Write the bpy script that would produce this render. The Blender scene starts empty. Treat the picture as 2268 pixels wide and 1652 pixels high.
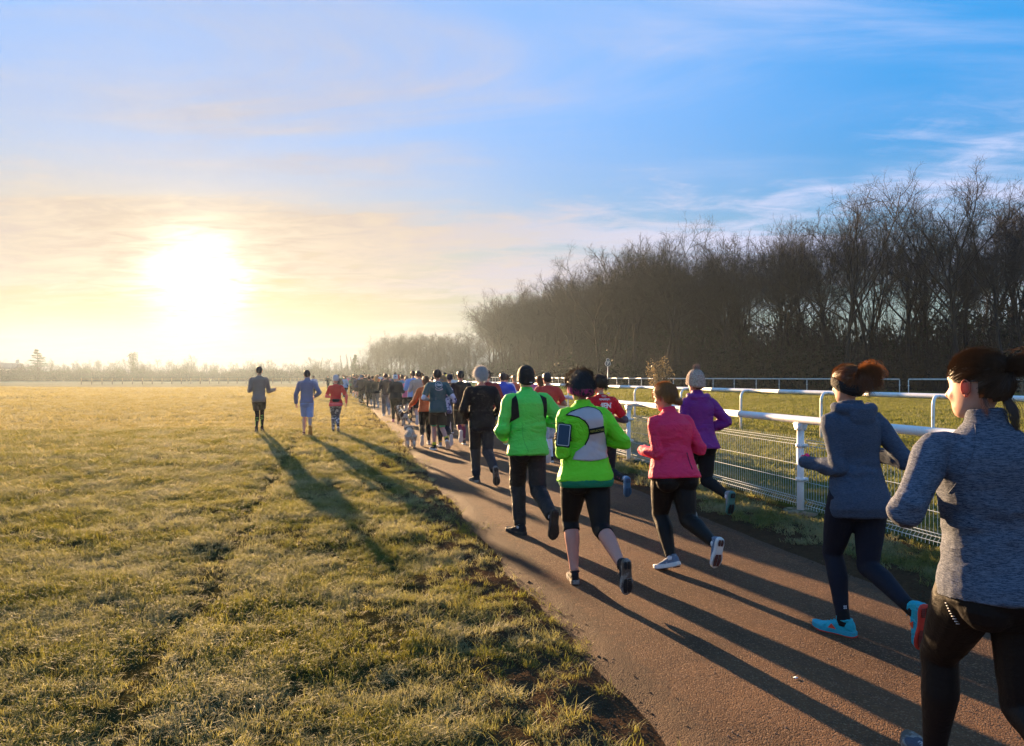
import bpy, bmesh, math, random
import numpy as np
from mathutils import Vector, Matrix, noise as mnoise
from mathutils.bvhtree import BVHTree

SC = bpy.context.scene
COL = SC.collection
R = math.radians

# ------------------------------------------------------------------ camera
CAM_H, FPX, CX, HY = 1.65, 1512.0, 1134.0, 832.0   # the photograph seen at 2268 x 1652
cam = bpy.data.cameras.new('camera')
cam.sensor_width = 36.0
cam.lens = 36.0 * FPX / 2268.0
cam.shift_y = (HY - 826.0) / 2268.0
cam.clip_start = 0.05
cam.clip_end = 6000.0
camo = bpy.data.objects.new('camera', cam)
camo.location = (0, 0, CAM_H)
camo.rotation_euler = (R(90), 0, 0)
COL.objects.link(camo)
SC.camera = camo

# ------------------------------------------------------------------ sun, sky, exposure
SUN_AZ, SUN_EL = R(-24.6), R(7.3)
SUN_DIR = Vector((math.sin(SUN_AZ) * math.cos(SUN_EL), math.cos(SUN_AZ) * math.cos(SUN_EL), math.sin(SUN_EL)))
SUN_STRENGTH, SKY_STRENGTH, EXPOSURE, HAZE_DENSITY, HAZE_G = 5.0, 0.05, 2.42, 0.00023, 0.60

SC.render.engine = 'CYCLES'
SC.view_settings.view_transform = 'Standard'
SC.view_settings.look = 'None'
SC.view_settings.exposure = EXPOSURE
SC.view_settings.gamma = 1.0
SC.view_settings.use_curve_mapping = False
SC.cycles.use_denoising = True
try:
    SC.cycles.denoiser = 'OPENIMAGEDENOISE'
    SC.cycles.denoising_input_passes = 'RGB_ALBEDO_NORMAL'
    SC.cycles.denoising_prefilter = 'ACCURATE'
except Exception:
    pass
SC.cycles.use_adaptive_sampling = True
SC.cycles.adaptive_threshold = 0.02
SC.cycles.max_bounces = 6
SC.cycles.diffuse_bounces = 3
SC.cycles.glossy_bounces = 2
SC.cycles.transmission_bounces = 3
SC.cycles.transparent_max_bounces = 6
SC.cycles.volume_bounces = 0
SC.cycles.sample_clamp_indirect = 6.0
SC.cycles.caustics_reflective = False
SC.cycles.caustics_refractive = False

sun = bpy.data.lights.new('sun', 'SUN')
sun.energy = SUN_STRENGTH
sun.angle = R(0.6)
sun.color = (1.0, 0.64, 0.33)
suno = bpy.data.objects.new('sun', sun)
suno.rotation_euler = (-SUN_DIR).to_track_quat('-Z', 'Y').to_euler()
suno.location = SUN_DIR * 200
COL.objects.link(suno)


class NT:
    """small helper to write node trees"""
    def __init__(self, tree):
        self.t = tree
        tree.nodes.clear()

    def n(self, kind, inputs=None, **props):
        nd = self.t.nodes.new(kind)
        for k, v in props.items():
            setattr(nd, k, v)
        for k, v in (inputs or {}).items():
            s = nd.inputs[k]
            if hasattr(v, 'is_output'):
                self.t.links.new(v, s)
            elif hasattr(v, 'outputs'):
                self.t.links.new(v.outputs[0], s)
            else:
                if isinstance(v, (tuple, list)) and len(v) == 3 and s.type == 'RGBA':
                    v = (*v, 1.0)
                s.default_value = v
        return nd

    def math(self, op, a, b=0.0, c=0.0, clamp=False):
        return self.n('ShaderNodeMath', {0: a, 1: b, 2: c}, operation=op, use_clamp=clamp).outputs[0]

    def vmath(self, op, a, b=(0, 0, 0)):
        nd = self.n('ShaderNodeVectorMath', {0: a, 1: b}, operation=op)
        return nd.outputs['Value'] if op in ('DOT_PRODUCT', 'LENGTH', 'DISTANCE') else nd.outputs[0]

    def mix(self, f, a, b):
        nd = self.t.nodes.new('ShaderNodeMix')
        nd.data_type = 'RGBA'
        for idx, v in ((0, f), (6, a), (7, b)):
            s = nd.inputs[idx]
            if hasattr(v, 'is_output'):
                self.t.links.new(v, s)
            else:
                s.default_value = (*v, 1.0) if isinstance(v, (tuple, list)) and len(v) == 3 else v
        return nd.outputs[2]

    def ss(self, x, a, b):
        """smoothstep"""
        return self.n('ShaderNodeMapRange', {'Value': x, 'From Min': a, 'From Max': b, 'To Min': 0.0, 'To Max': 1.0},
                      interpolation_type='SMOOTHSTEP', clamp=True).outputs[0]

    def noise(self, vec, scale, detail=3.0, rough=0.5, dist=0.0):
        return self.n('ShaderNodeTexNoise', {'Vector': vec, 'Scale': scale, 'Detail': detail, 'Roughness': rough,
                                             'Distortion': dist}).outputs[0]

    def mapping(self, vec, scale=(1, 1, 1), loc=(0, 0, 0), rot=(0, 0, 0)):
        return self.n('ShaderNodeMapping', {'Vector': vec, 'Scale': scale, 'Location': loc, 'Rotation': rot}).outputs[0]


world = bpy.data.worlds.new('World')
SC.world = world
world.use_nodes = True
w = NT(world.node_tree)
dirv = w.n('ShaderNodeTexCoord').outputs['Generated']
sky = w.n('ShaderNodeTexSky', sky_type='NISHITA', sun_disc=False, sun_elevation=SUN_EL, sun_rotation=SUN_AZ,
          altitude=60.0, air_density=1.0, dust_density=1.4, ozone_density=2.2)
sx = w.n('ShaderNodeSeparateXYZ', {0: dirv})
elev = w.math('MAXIMUM', sx.outputs[2], 0.0)
# cloud sheet: the direction projected on a flat layer overhead
den = w.math('ADD', elev, 0.10)
pu = w.math('DIVIDE', sx.outputs[0], den)
pv = w.math('DIVIDE', sx.outputs[1], den)
plane = w.n('ShaderNodeCombineXYZ', {0: pu, 1: pv, 2: 0.0}).outputs[0]
sund = w.vmath('DOT_PRODUCT', dirv, tuple(SUN_DIR))
sunang = w.math('MAXIMUM', sund, 0.0)
near_sun = w.math('POWER', sunang, 14.0)
# thin streaked cirrus, drawn out along one wind direction
c1 = w.noise(w.mapping(plane, (0.42, 1.25, 1), (2.3, 5.4, 0), (0, 0, R(52))), 1.25, 8.0, 0.60, 1.1)
c1b = w.noise(w.mapping(plane, (0.9, 0.9, 1), (6.3, 1.2, 0)), 0.62, 3.0, 0.5, 0.3)
cirrus = w.math('MULTIPLY', w.ss(c1, 0.36, 0.80), w.ss(c1b, 0.32, 0.60))
# broken lower sheet in a belt above the horizon
c2 = w.noise(w.mapping(plane, (0.55, 1.1, 1), (7.7, 3.1, 0.5), (0, 0, R(12))), 1.0, 9.0, 0.62, 0.6)
c2b = w.noise(w.mapping(plane, (2.6, 4.6, 1), (2.0, 8.1, 0.5), (0, 0, R(20))), 1.5, 7.0, 0.60, 0.5)
belt = w.math('MULTIPLY', w.ss(elev, 0.075, 0.15), w.math('SUBTRACT', 1.0, w.ss(elev, 0.19, 0.33)))
cl = w.math('ADD', w.math('ADD', c2, w.math('MULTIPLY', w.math('SUBTRACT', c2b, 0.5), 0.45)), w.math('MULTIPLY', belt, 0.24))
sheet = w.ss(cl, 0.52, 0.78)
sheet = w.math('MULTIPLY', sheet, w.ss(elev, 0.035, 0.12))
sheet = w.math('MULTIPLY', sheet, w.math('SUBTRACT', 1.0, w.ss(elev, 0.24, 0.40)))
cover = w.math('ADD', w.math('MULTIPLY', cirrus, 0.85), w.math('MULTIPLY', sheet, 0.85), clamp=True)
body = w.ss(c2b, 0.30, 0.70)
near6 = w.math('POWER', sunang, 7.0)
ccol = w.mix(near6, (2.6, 2.85, 4.0), (2.1, 1.65, 1.32))
ccol = w.mix(w.math('MULTIPLY', body, near6), ccol, (2.75, 2.25, 1.8))
# the clear sky, its brightness held in near the sun
lum = w.vmath('DOT_PRODUCT', sky.outputs[0], (0.3, 0.55, 0.15))
hold = w.math('DIVIDE', 1.95, w.math('MULTIPLY_ADD', lum, 0.75, 1.0))
held = w.vmath('SCALE', sky.outputs[0])
w.t.links.new(hold, held.node.inputs['Scale'])
skyc = w.n('ShaderNodeHueSaturation', {'Saturation': 1.5, 'Value': 1.0, 'Color': held}).outputs[0]
deep = w.mix(w.ss(sund, 0.90, 0.50), (0.95, 2.05, 4.2), (0.16, 1.48, 3.6))
skyc = w.mix(w.math('MULTIPLY', w.ss(elev, 0.08, 0.40), 0.80), skyc, deep)
low = w.math('MULTIPLY', w.math('SUBTRACT', 1.0, w.ss(elev, 0.0, 0.22)), 0.80)
skyc = w.mix(low, skyc, (1.05, 1.55, 1.95))
allc = w.mix(cover, skyc, ccol)
# cloud lit through around the low sun, broken up by the sheet
rag = w.math('MULTIPLY_ADD', w.math('SUBTRACT', c2b, 0.5), 3.4, 1.0)
glow = w.math('MULTIPLY', w.math('POWER', sunang, 800.0), 6.0)
glow2 = w.math('MULTIPLY', w.math('POWER', sunang, 140.0), 0.25)
gsum = w.math('MULTIPLY', w.math('ADD', glow, glow2), w.math('MAXIMUM', rag, 0.2))
gl = w.vmath('SCALE', (1.0, 0.88, 0.66))
w.t.links.new(gsum, gl.node.inputs['Scale'])
tot = w.vmath('ADD', allc, gl)
bg = w.n('ShaderNodeBackground', {'Color': tot, 'Strength': SKY_STRENGTH})
w.n('ShaderNodeOutputWorld', {'Surface': bg})

# ------------------------------------------------------------------ helpers
rng = random.Random(7)
nrng = np.random.default_rng(11)


def G(px, py, z=0.0):
    """point on level ground z seen at this pixel of the 2268-wide photograph"""
    Y = FPX * (CAM_H - z) / (py - HY)
    return Vector(((px - CX) / FPX * Y, Y, z))


def at(px, py, Y):
    return Vector(((px - CX) / FPX * Y, Y, CAM_H - (py - HY) / FPX * Y))


PATH_D = Vector((-0.2425, 0.9702, 0))     # along the path, away from the camera
PATH_N = Vector((0.9702, 0.2425, 0))      # to its right
HEAD = math.atan2(0.2425, 0.9702)         # rotation about z of someone who runs along it


def st(s, t, z=0.0):
    p = PATH_N * s + PATH_D * t
    return Vector((p.x, p.y, z))


def link(o, parent=None):
    COL.objects.link(o)
    if parent is not None:
        o.parent = parent
    return o


def mesh_obj(name, verts, faces, mats=(), parent=None, smooth=False, midx=None):
    me = bpy.data.meshes.new(name)
    me.from_pydata([tuple(v) for v in verts], [], [tuple(f) for f in faces])
    for m in (mats if isinstance(mats, (list, tuple)) else [mats]):
        me.materials.append(m)
    if midx is not None:
        me.polygons.foreach_set('material_index', midx)
    if smooth:
        me.polygons.foreach_set('use_smooth', [True] * len(me.polygons))
    me.update()
    return link(bpy.data.objects.new(name, me), parent)


def empty(name, loc=(0, 0, 0), rz=0.0, scale=1.0):
    o = bpy.data.objects.new(name, None)
    o.empty_display_size = 0.2
    o.location = loc
    o.rotation_euler = (0, 0, rz)
    o.scale = (scale,) * 3
    return link(o)


def tag(o, label=None, cat=None, group=None, kind=None):
    if label: o['label'] = label
    if cat: o['category'] = cat
    if group: o['group'] = group
    if kind: o['kind'] = kind
    return o


class MB:
    """collects vertices and faces of one mesh"""
    def __init__(self):
        self.v, self.f, self.m = [], [], []
        self.mi = 0

    def add(self, vs, fs):
        b = len(self.v)
        self.v.extend(vs)
        self.f.extend([tuple(i + b for i in f) for f in fs])
        self.m.extend([self.mi] * len(fs))

    def box(self, c, h, rot=None):
        vs = [Vector((x * h[0], y * h[1], z * h[2])) for x in (-1, 1) for y in (-1, 1) for z in (-1, 1)]
        if rot is not None:
            vs = [rot @ v for v in vs]
        c = Vector(c)
        self.add([v + c for v in vs], [(0, 1, 3, 2), (4, 6, 7, 5), (0, 4, 5, 1), (2, 3, 7, 6), (0, 2, 6, 4), (1, 5, 7, 3)])

    def tube(self, pts, rad, n=8, cap=True, sx=1.0):
        """round tube along pts; rad a number or one per point; sx squashes sideways"""
        pts = [Vector(p) for p in pts]
        if not hasattr(rad, '__len__'):
            rad = [rad] * len(pts)
        vs, fs = [], []
        prev = None
        for i, p in enumerate(pts):
            d = (pts[min(i + 1, len(pts) - 1)] - pts[max(i - 1, 0)])
            if d.length < 1e-9:
                d = Vector((0, 0, 1))
            d.normalize()
            if prev is None:
                a = d.cross(Vector((0, 0, 1)))
                if a.length < 1e-3:
                    a = d.cross(Vector((1, 0, 0)))
                a.normalize()
            else:
                a = prev - d * prev.dot(d)
                a.normalize()
            prev = a
            b = a.cross(d)
            for k in range(n):
                t = 2 * math.pi * k / n
                vs.append(p + a * (math.cos(t) * rad[i] * sx) + b * (math.sin(t) * rad[i]))
        for i in range(len(pts) - 1):
            for k in range(n):
                k2 = (k + 1) % n
                fs.append((i * n + k, i * n + k2, (i + 1) * n + k2, (i + 1) * n + k))
        if cap:
            fs.append(tuple(range(n - 1, -1, -1)))
            fs.append(tuple((len(pts) - 1) * n + k for k in range(n)))
        self.add(vs, fs)

    def build(self, name, mats, parent=None, smooth=True):
        return mesh_obj(name, self.v, self.f, mats, parent, smooth, self.m if any(self.m) else None)


MATS = {}


def mat(name, color=(0.5, 0.5, 0.5), rough=0.6, spec=0.4, metal=0.0, nscale=0.0, namt=0.15, bump=0.0, bscale=40.0,
        sheen=0.0, transl=0.0, second=None, sscale=4.0, sband=(0.45, 0.55), stretch=(1, 1, 1), coat=0.0, bdetail=3.0, crease=0.0, cscale=8.0):
    """procedural material: base colour varied by noise, optional second colour in patches, bump, translucency"""
    if name in MATS:
        return MATS[name]
    m = bpy.data.materials.new(name)
    m.use_nodes = True
    t = NT(m.node_tree)
    co = t.n('ShaderNodeTexCoord').outputs['Object']
    if stretch != (1, 1, 1):
        co_s = t.mapping(co, stretch)
    else:
        co_s = co
    c = t.n('ShaderNodeRGB').outputs[0]
    c.default_value = (*color, 1)
    if second is not None:
        c = t.mix(t.ss(t.noise(co_s, sscale, 4.0, 0.6, 0.3), *sband), color, second)
    if nscale:
        f = t.noise(co_s, nscale, 4.0, 0.6)
        v = t.math('MULTIPLY_ADD', f, 2 * namt, 1 - namt)
        c = t.n('ShaderNodeHueSaturation', {'Color': c, 'Value': v}).outputs[0]
    p = t.n('ShaderNodeBsdfPrincipled', {'Base Color': c, 'Roughness': rough, 'Specular IOR Level': spec, 'Metallic': metal})
    if sheen:
        p.inputs['Sheen Weight'].default_value = sheen
        p.inputs['Sheen Roughness'].default_value = 0.4
    if coat:
        p.inputs['Coat Weight'].default_value = coat
    bn = None
    if bump:
        hgt = t.noise(co_s, bscale, bdetail, 0.6)
        if crease:
            cr_ = t.noise(t.mapping(co, (1, 1, 1.7), rot=(0.3, 0.5, 0.2)), cscale, 4.0, 0.55, 1.6)
            hgt = t.math('MULTIPLY_ADD', t.math('ABSOLUTE', t.math('SUBTRACT', cr_, 0.5)), -crease / bump, hgt)
        bn = t.n('ShaderNodeBump', {'Strength': 1.0, 'Distance': bump, 'Height': hgt}).outputs[0]
        t.t.links.new(bn, p.inputs['Normal'])
    out = p.outputs[0]
    if transl:
        tr = t.n('ShaderNodeBsdfTranslucent', {'Color': c})
        if bn is not None:
            t.t.links.new(bn, tr.inputs['Normal'])
        out = t.n('ShaderNodeMixShader', {0: transl, 1: p.outputs[0], 2: tr.outputs[0]}).outputs[0]
    t.n('ShaderNodeOutputMaterial', {'Surface': out})
    MATS[name] = m
    return m
# ------------------------------------------------------------------ ground
def snoise(x, y, seed, scale, octaves=3):
    """cheap smooth value noise on numpy arrays, about -1..1"""
    tot = np.zeros_like(x, dtype=float)
    amp, norm = 1.0, 0.0
    for o in range(octaves):
        xs, ys = x * scale * 2 ** o + seed * 17.3 + o * 5.1, y * scale * 2 ** o + seed * 9.7 - o * 3.3
        xi, yi = np.floor(xs), np.floor(ys)
        fx, fy = xs - xi, ys - yi
        fx, fy = fx * fx * (3 - 2 * fx), fy * fy * (3 - 2 * fy)

        def h(a, b):
            v = np.sin(a * 127.1 + b * 311.7 + seed * 74.7) * 43758.5453
            return (v - np.floor(v)) * 2 - 1
        v = (h(xi, yi) * (1 - fx) + h(xi + 1, yi) * fx) * (1 - fy) + (h(xi, yi + 1) * (1 - fx) + h(xi + 1, yi + 1) * fx) * fy
        tot += v * amp
        norm += amp
        amp *= 0.5
    return tot / norm


def sstep(x, a, b):
    t = np.clip((x - a) / (b - a), 0, 1)
    return t * t * (3 - 2 * t)


PATH_L, PATH_R = 1.47, 4.12


def s_of(X, Y):
    return X * PATH_N.x + Y * PATH_N.y


def edge_wob(X, Y):
    return snoise(X, Y, 3, 0.9, 4) * 0.20 * (1 - 0.5 * sstep(s_of(X, Y), 2.0, 3.5))


def path_top(X, Y):
    s = s_of(X, Y) + edge_wob(X, Y)
    half = (PATH_R - PATH_L) / 2
    u = np.abs((s - (PATH_L + PATH_R) / 2) / half)
    return 0.010 - 0.006 * u ** 2 - 0.06 * sstep(u, 0.90, 1.16)


def ground_h(X, Y):
    """height of the earth"""
    s = s_of(X, Y)
    u = np.abs((s - (PATH_L + PATH_R) / 2) / ((PATH_R - PATH_L) / 2))
    d = np.sqrt(X * X + Y * Y)
    fade = 1 / (1 + (d / 40.0) ** 2)
    off = sstep(u, 0.95, 1.25)
    h = -0.045 * (1 - off)
    h += (snoise(X, Y, 1, 0.9, 3) * 0.035 + snoise(X, Y, 2, 3.4, 2) * 0.018) * (0.35 + 0.65 * off) * fade * off
    churn = np.exp(-((s - 1.0) / 0.55) ** 2) + 0.8 * np.exp(-((s - 4.6) / 0.5) ** 2)
    h += snoise(X, Y, 5, 6.0, 3) * 0.042 * churn * fade * off
    h += 0.085 * np.exp(-(((X + 7.5) / 4.0) ** 2 + ((Y - 18.0) / 9.0) ** 2))
    h += snoise(X, Y, 8, 0.12, 2) * 0.10 * sstep(d, 12, 40) * sstep(np.abs(s - 3), 4, 12)
    h += 0.05 * sstep(s, 6.0, 9.0)
    h -= 0.022 * np.exp(-((s + 1.07 + 0.15 * snoise(X, Y, 21, 1.5, 3)) / 0.15) ** 2)
    return h


def gz(X, Y):
    s = float(s_of(X, Y))
    a = np.array([X], float), np.array([Y], float)
    g = float(ground_h(*a)[0])
    return max(g, float(path_top(*a)[0])) if PATH_L - 0.2 < s < PATH_R + 0.2 else g


def graded(segs):
    """ticks from (start, end, step0, step1) pieces"""
    out = []
    for a, b, d0, d1 in segs:
        x = a
        while x < b - 1e-6:
            out.append(x)
            x += d0 + (d1 - d0) * (x - a) / (b - a)
    out.append(segs[-1][1])
    return np.array(out)


def grid_mesh(name, X, Y, Z, material):
    ny, nx = X.shape
    me = bpy.data.meshes.new(name)
    v = np.stack([X, Y, Z], -1).reshape(-1, 3)
    idx = np.arange(nx * ny).reshape(ny, nx)
    f = np.stack([idx[:-1, :-1], idx[:-1, 1:], idx[1:, 1:], idx[1:, :-1]], -1).reshape(-1, 4)
    me.vertices.add(len(v)); me.vertices.foreach_set('co', v.ravel())
    me.loops.add(f.size); me.loops.foreach_set('vertex_index', f.ravel())
    me.polygons.add(len(f)); me.polygons.foreach_set('loop_start', np.arange(0, f.size, 4))
    me.polygons.foreach_set('use_smooth', np.ones(len(f), bool))
    me.materials.append(material)
    me.update(calc_edges=True)
    return link(bpy.data.objects.new(name, me))


def ground_material():
    m = bpy.data.materials.new('earth_and_turf')
    m.use_nodes = True
    t = NT(m.node_tree)
    pos = t.n('ShaderNodeNewGeometry').outputs['Position']
    s = t.vmath('DOT_PRODUCT', pos, tuple(PATH_N))
    n1 = t.noise(pos, 1.3, 4.0, 0.6)
    n2 = t.noise(pos, 9.0, 4.0, 0.65)
    n3 = t.noise(pos, 60.0, 3.0, 0.6)
    nb = t.noise(t.mapping(pos, (0.05, 0.16, 1)), 1.0, 4.0, 0.55)
    field = t.mix(t.ss(n1, 0.35, 0.65), (0.26, 0.23, 0.10), (0.36, 0.31, 0.17))
    field = t.mix(t.ss(n2, 0.50, 0.72), field, (0.19, 0.17, 0.07))
    field = t.mix(t.math('MULTIPLY', t.ss(nb, 0.40, 0.66), 0.5), field, (0.45, 0.39, 0.25))
    green = t.mix(t.ss(n1, 0.35, 0.65), (0.048, 0.095, 0.012), (0.090, 0.130, 0.022))
    stripes = t.noise(t.mapping(pos, (0.30, 0.9, 1), rot=(0, 0, R(-20))), 0.55, 3.0, 0.5)
    green = t.mix(t.math('MULTIPLY', t.ss(stripes, 0.42, 0.62), 0.6), green, (0.125, 0.150, 0.030))
    # shade between blades painted in nearby; farther off, frost with haze glow painted in
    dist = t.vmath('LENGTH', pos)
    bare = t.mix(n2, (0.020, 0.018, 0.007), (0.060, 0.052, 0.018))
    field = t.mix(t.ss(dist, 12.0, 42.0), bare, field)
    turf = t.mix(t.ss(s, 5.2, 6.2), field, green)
    soil = t.mix(n2, (0.030, 0.019, 0.011), (0.085, 0.053, 0.030))
    soil = t.mix(t.math('MULTIPLY', t.ss(n3, 0.5, 0.75), 0.6), soil, (0.12, 0.078, 0.045))
    # worn bands beside the path
    w1 = t.math('MULTIPLY', t.ss(s, 0.0, 1.2), t.math('SUBTRACT', 1.0, t.ss(s, 5.1, 6.0)))
    worn = t.ss(t.math('ADD', w1, t.math('MULTIPLY', t.math('SUBTRACT', n1, 0.5), 1.2)), 0.35, 0.62)
    worn = t.math('MULTIPLY', worn, w1)
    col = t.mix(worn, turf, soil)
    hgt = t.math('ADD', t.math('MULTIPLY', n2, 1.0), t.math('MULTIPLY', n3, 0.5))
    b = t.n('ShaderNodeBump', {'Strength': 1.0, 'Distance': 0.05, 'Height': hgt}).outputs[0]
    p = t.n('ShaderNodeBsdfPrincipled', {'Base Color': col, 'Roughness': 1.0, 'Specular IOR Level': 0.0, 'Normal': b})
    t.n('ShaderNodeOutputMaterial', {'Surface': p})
    return m


def path_material():
    m = bpy.data.materials.new('bound_grit')
    m.use_nodes = True
    t = NT(m.node_tree)
    pos = t.n('ShaderNodeNewGeometry').outputs['Position']
    s = t.vmath('DOT_PRODUCT', pos, tuple(PATH_N))
    n1 = t.noise(pos, 0.9, 5.0, 0.65, 0.6)
    n2 = t.noise(pos, 14.0, 4.0, 0.7)
    v = t.n('ShaderNodeTexVoronoi', {'Vector': pos, 'Scale': 130.0}, feature='F1')
    v2 = t.n('ShaderNodeTexVoronoi', {'Vector': pos, 'Scale': 190.0}, feature='F1')
    c = t.mix(t.ss(n1, 0.35, 0.65), (0.078, 0.038, 0.018), (0.138, 0.068, 0.032))
    c = t.mix(t.math('MULTIPLY', t.ss(n2, 0.45, 0.7), 0.55), c, (0.085, 0.046, 0.028))
    bright = t.n('ShaderNodeSeparateColor', {0: v.outputs['Color']}).outputs[0]
    c = t.mix(t.math('MULTIPLY', t.ss(bright, 0.80, 0.95), 0.55), c, (0.27, 0.17, 0.10))
    c = t.mix(t.math('MULTIPLY', t.ss(bright, 0.20, 0.05), 0.5), c, (0.07, 0.042, 0.03))
    # muddy margins
    e = t.math('ADD', t.math('SUBTRACT', 1.0, t.ss(s, PATH_L - 0.05, PATH_L + 0.5)), t.ss(s, PATH_R - 0.45, PATH_R + 0.05))
    e = t.ss(t.math('ADD', e, t.math('MULTIPLY', t.math('SUBTRACT', n2, 0.5), 1.3)), 0.45, 0.75)
    c = t.mix(t.math('MULTIPLY', e, 0.75), c, (0.060, 0.036, 0.022))
    h = t.math('ADD', t.math('MULTIPLY', v.outputs['Distance'], -0.9), t.math('ADD', t.math('MULTIPLY', n2, 0.9), t.math('ADD', t.math('MULTIPLY', t.noise(pos, 48.0, 4.0, 0.7), 1.5), t.math('MULTIPLY', v2.outputs['Distance'], -0.3))))
    b = t.n('ShaderNodeBump', {'Strength': 1.0, 'Distance': 0.008, 'Height': h}).outputs[0]
    p = t.n('ShaderNodeBsdfPrincipled', {'Base Color': c, 'Roughness': 0.85, 'Specular IOR Level': 0.12, 'Normal': b})
    t.n('ShaderNodeOutputMaterial', {'Surface': p})
    return m


xt = graded([(0, 5, 0.05, 0.06), (5, 14, 0.06, 0.22), (14, 60, 0.22, 2.5), (60, 325, 2.5, 25)])
xt = np.concatenate([-xt[:0:-1], xt])
yt = graded([(-325, -40, 50, 20), (-40, 1, 20, 0.3), (1, 2.4, 0.2, 0.06), (2.4, 9, 0.05, 0.07), (9, 25, 0.07, 0.35), (25, 90, 0.35, 3), (90, 325, 3, 25)])
GX, GY = np.meshgrid(xt, yt)
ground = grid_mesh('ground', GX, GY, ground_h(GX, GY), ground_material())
tag(ground, 'frosted meadow and racecourse turf with worn earth beside the path', kind='structure')

ss_ = np.linspace(PATH_L - 0.35, PATH_R + 0.35, 70)
tt_ = graded([(-8, 2, 0.8, 0.1), (2, 12, 0.07, 0.1), (12, 40, 0.1, 0.8), (40, 300, 0.8, 8)])
PS, PT = np.meshgrid(ss_, tt_)
PX, PY = PS * PATH_N.x + PT * PATH_D.x, PS * PATH_N.y + PT * PATH_D.y
PZ = path_top(PX, PY) + snoise(PX, PY, 12, 6.0, 2) * 0.0022
path = grid_mesh('path', PX, PY, PZ, path_material())
tag(path, 'brown gritted running path between meadow and rail', kind='structure')


# ------------------------------------------------------------------ grass and crumbs of earth, scattered with geometry nodes
def proto_coll(name):
    return bpy.data.collections.new(name)      # never linked to the scene: only instanced


def grass_material(name, a, b, frost):
    m = bpy.data.materials.new(name)
    m.use_nodes = True
    t = NT(m.node_tree)
    oi = t.n('ShaderNodeObjectInfo')
    pos = t.n('ShaderNodeNewGeometry').outputs['Position']
    n1 = t.noise(pos, 1.1, 3.0, 0.6)
    n2 = t.noise(pos, 25.0, 2.0, 0.5)
    c = t.mix(oi.outputs['Random'], a, b)
    c = t.mix(t.math('MULTIPLY', t.ss(n2, 0.45, 0.7), 0.40), c, (0.28, 0.205, 0.04))
    c = t.mix(t.math('MULTIPLY', t.ss(n1, 0.38, 0.66), frost), c, (0.48, 0.44, 0.28))
    d = t.n('ShaderNodeBsdfPrincipled', {'Base Color': c, 'Roughness': 0.62, 'Specular IOR Level': 0.35})
    tr = t.n('ShaderNodeBsdfTranslucent', {'Color': t.mix(0.35, c, (0.30, 0.26, 0.05))})
    t.n('ShaderNodeOutputMaterial', {'Surface': t.n('ShaderNodeMixShader', {0: 0.50, 1: d.outputs[0], 2: tr.outputs[0]})})
    return m


def tuft_mesh(name, n, rad, hgt, wid, lean, material, seed):
    r = random.Random(seed)
    mb = MB()
    for i in range(n):
        a, q = r.uniform(0, 6.283), rad * math.sqrt(r.random())
        x, y = q * math.cos(a), q * math.sin(a)
        b = r.uniform(0, 6.283)
        d = Vector((math.cos(b), math.sin(b), 0))
        sd = Vector((-d.y, d.x, 0)) * wid * r.uniform(0.6, 1.2)
        h = hgt * r.uniform(0.45, 1.15)
        l = h * lean * r.uniform(0.3, 1.3)
        p0 = Vector((x, y, -0.008))
        cv = Vector((-d.y, d.x, 0)) * r.uniform(-0.35, 0.35) * l
        p1 = p0 + Vector((0, 0, h * 0.55)) + d * l * 0.22
        p2 = p0 + Vector((0, 0, h * 0.88)) + d * l * 0.58 + cv * 0.4
        p3 = p0 + Vector((0, 0, h * r.uniform(0.45, 1.02))) + d * l + cv
        mb.add([p0 - sd, p0 + sd, p1 + sd * 0.95, p1 - sd * 0.95, p2 + sd * 0.7, p2 - sd * 0.7, p3], [(0, 1, 2, 3), (3, 2, 4, 5), (5, 4, 6)])
    me = bpy.data.meshes.new(name)
    me.from_pydata(mb.v, [], mb.f)
    me.materials.append(material)
    return bpy.data.objects.new(name, me)


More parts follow.
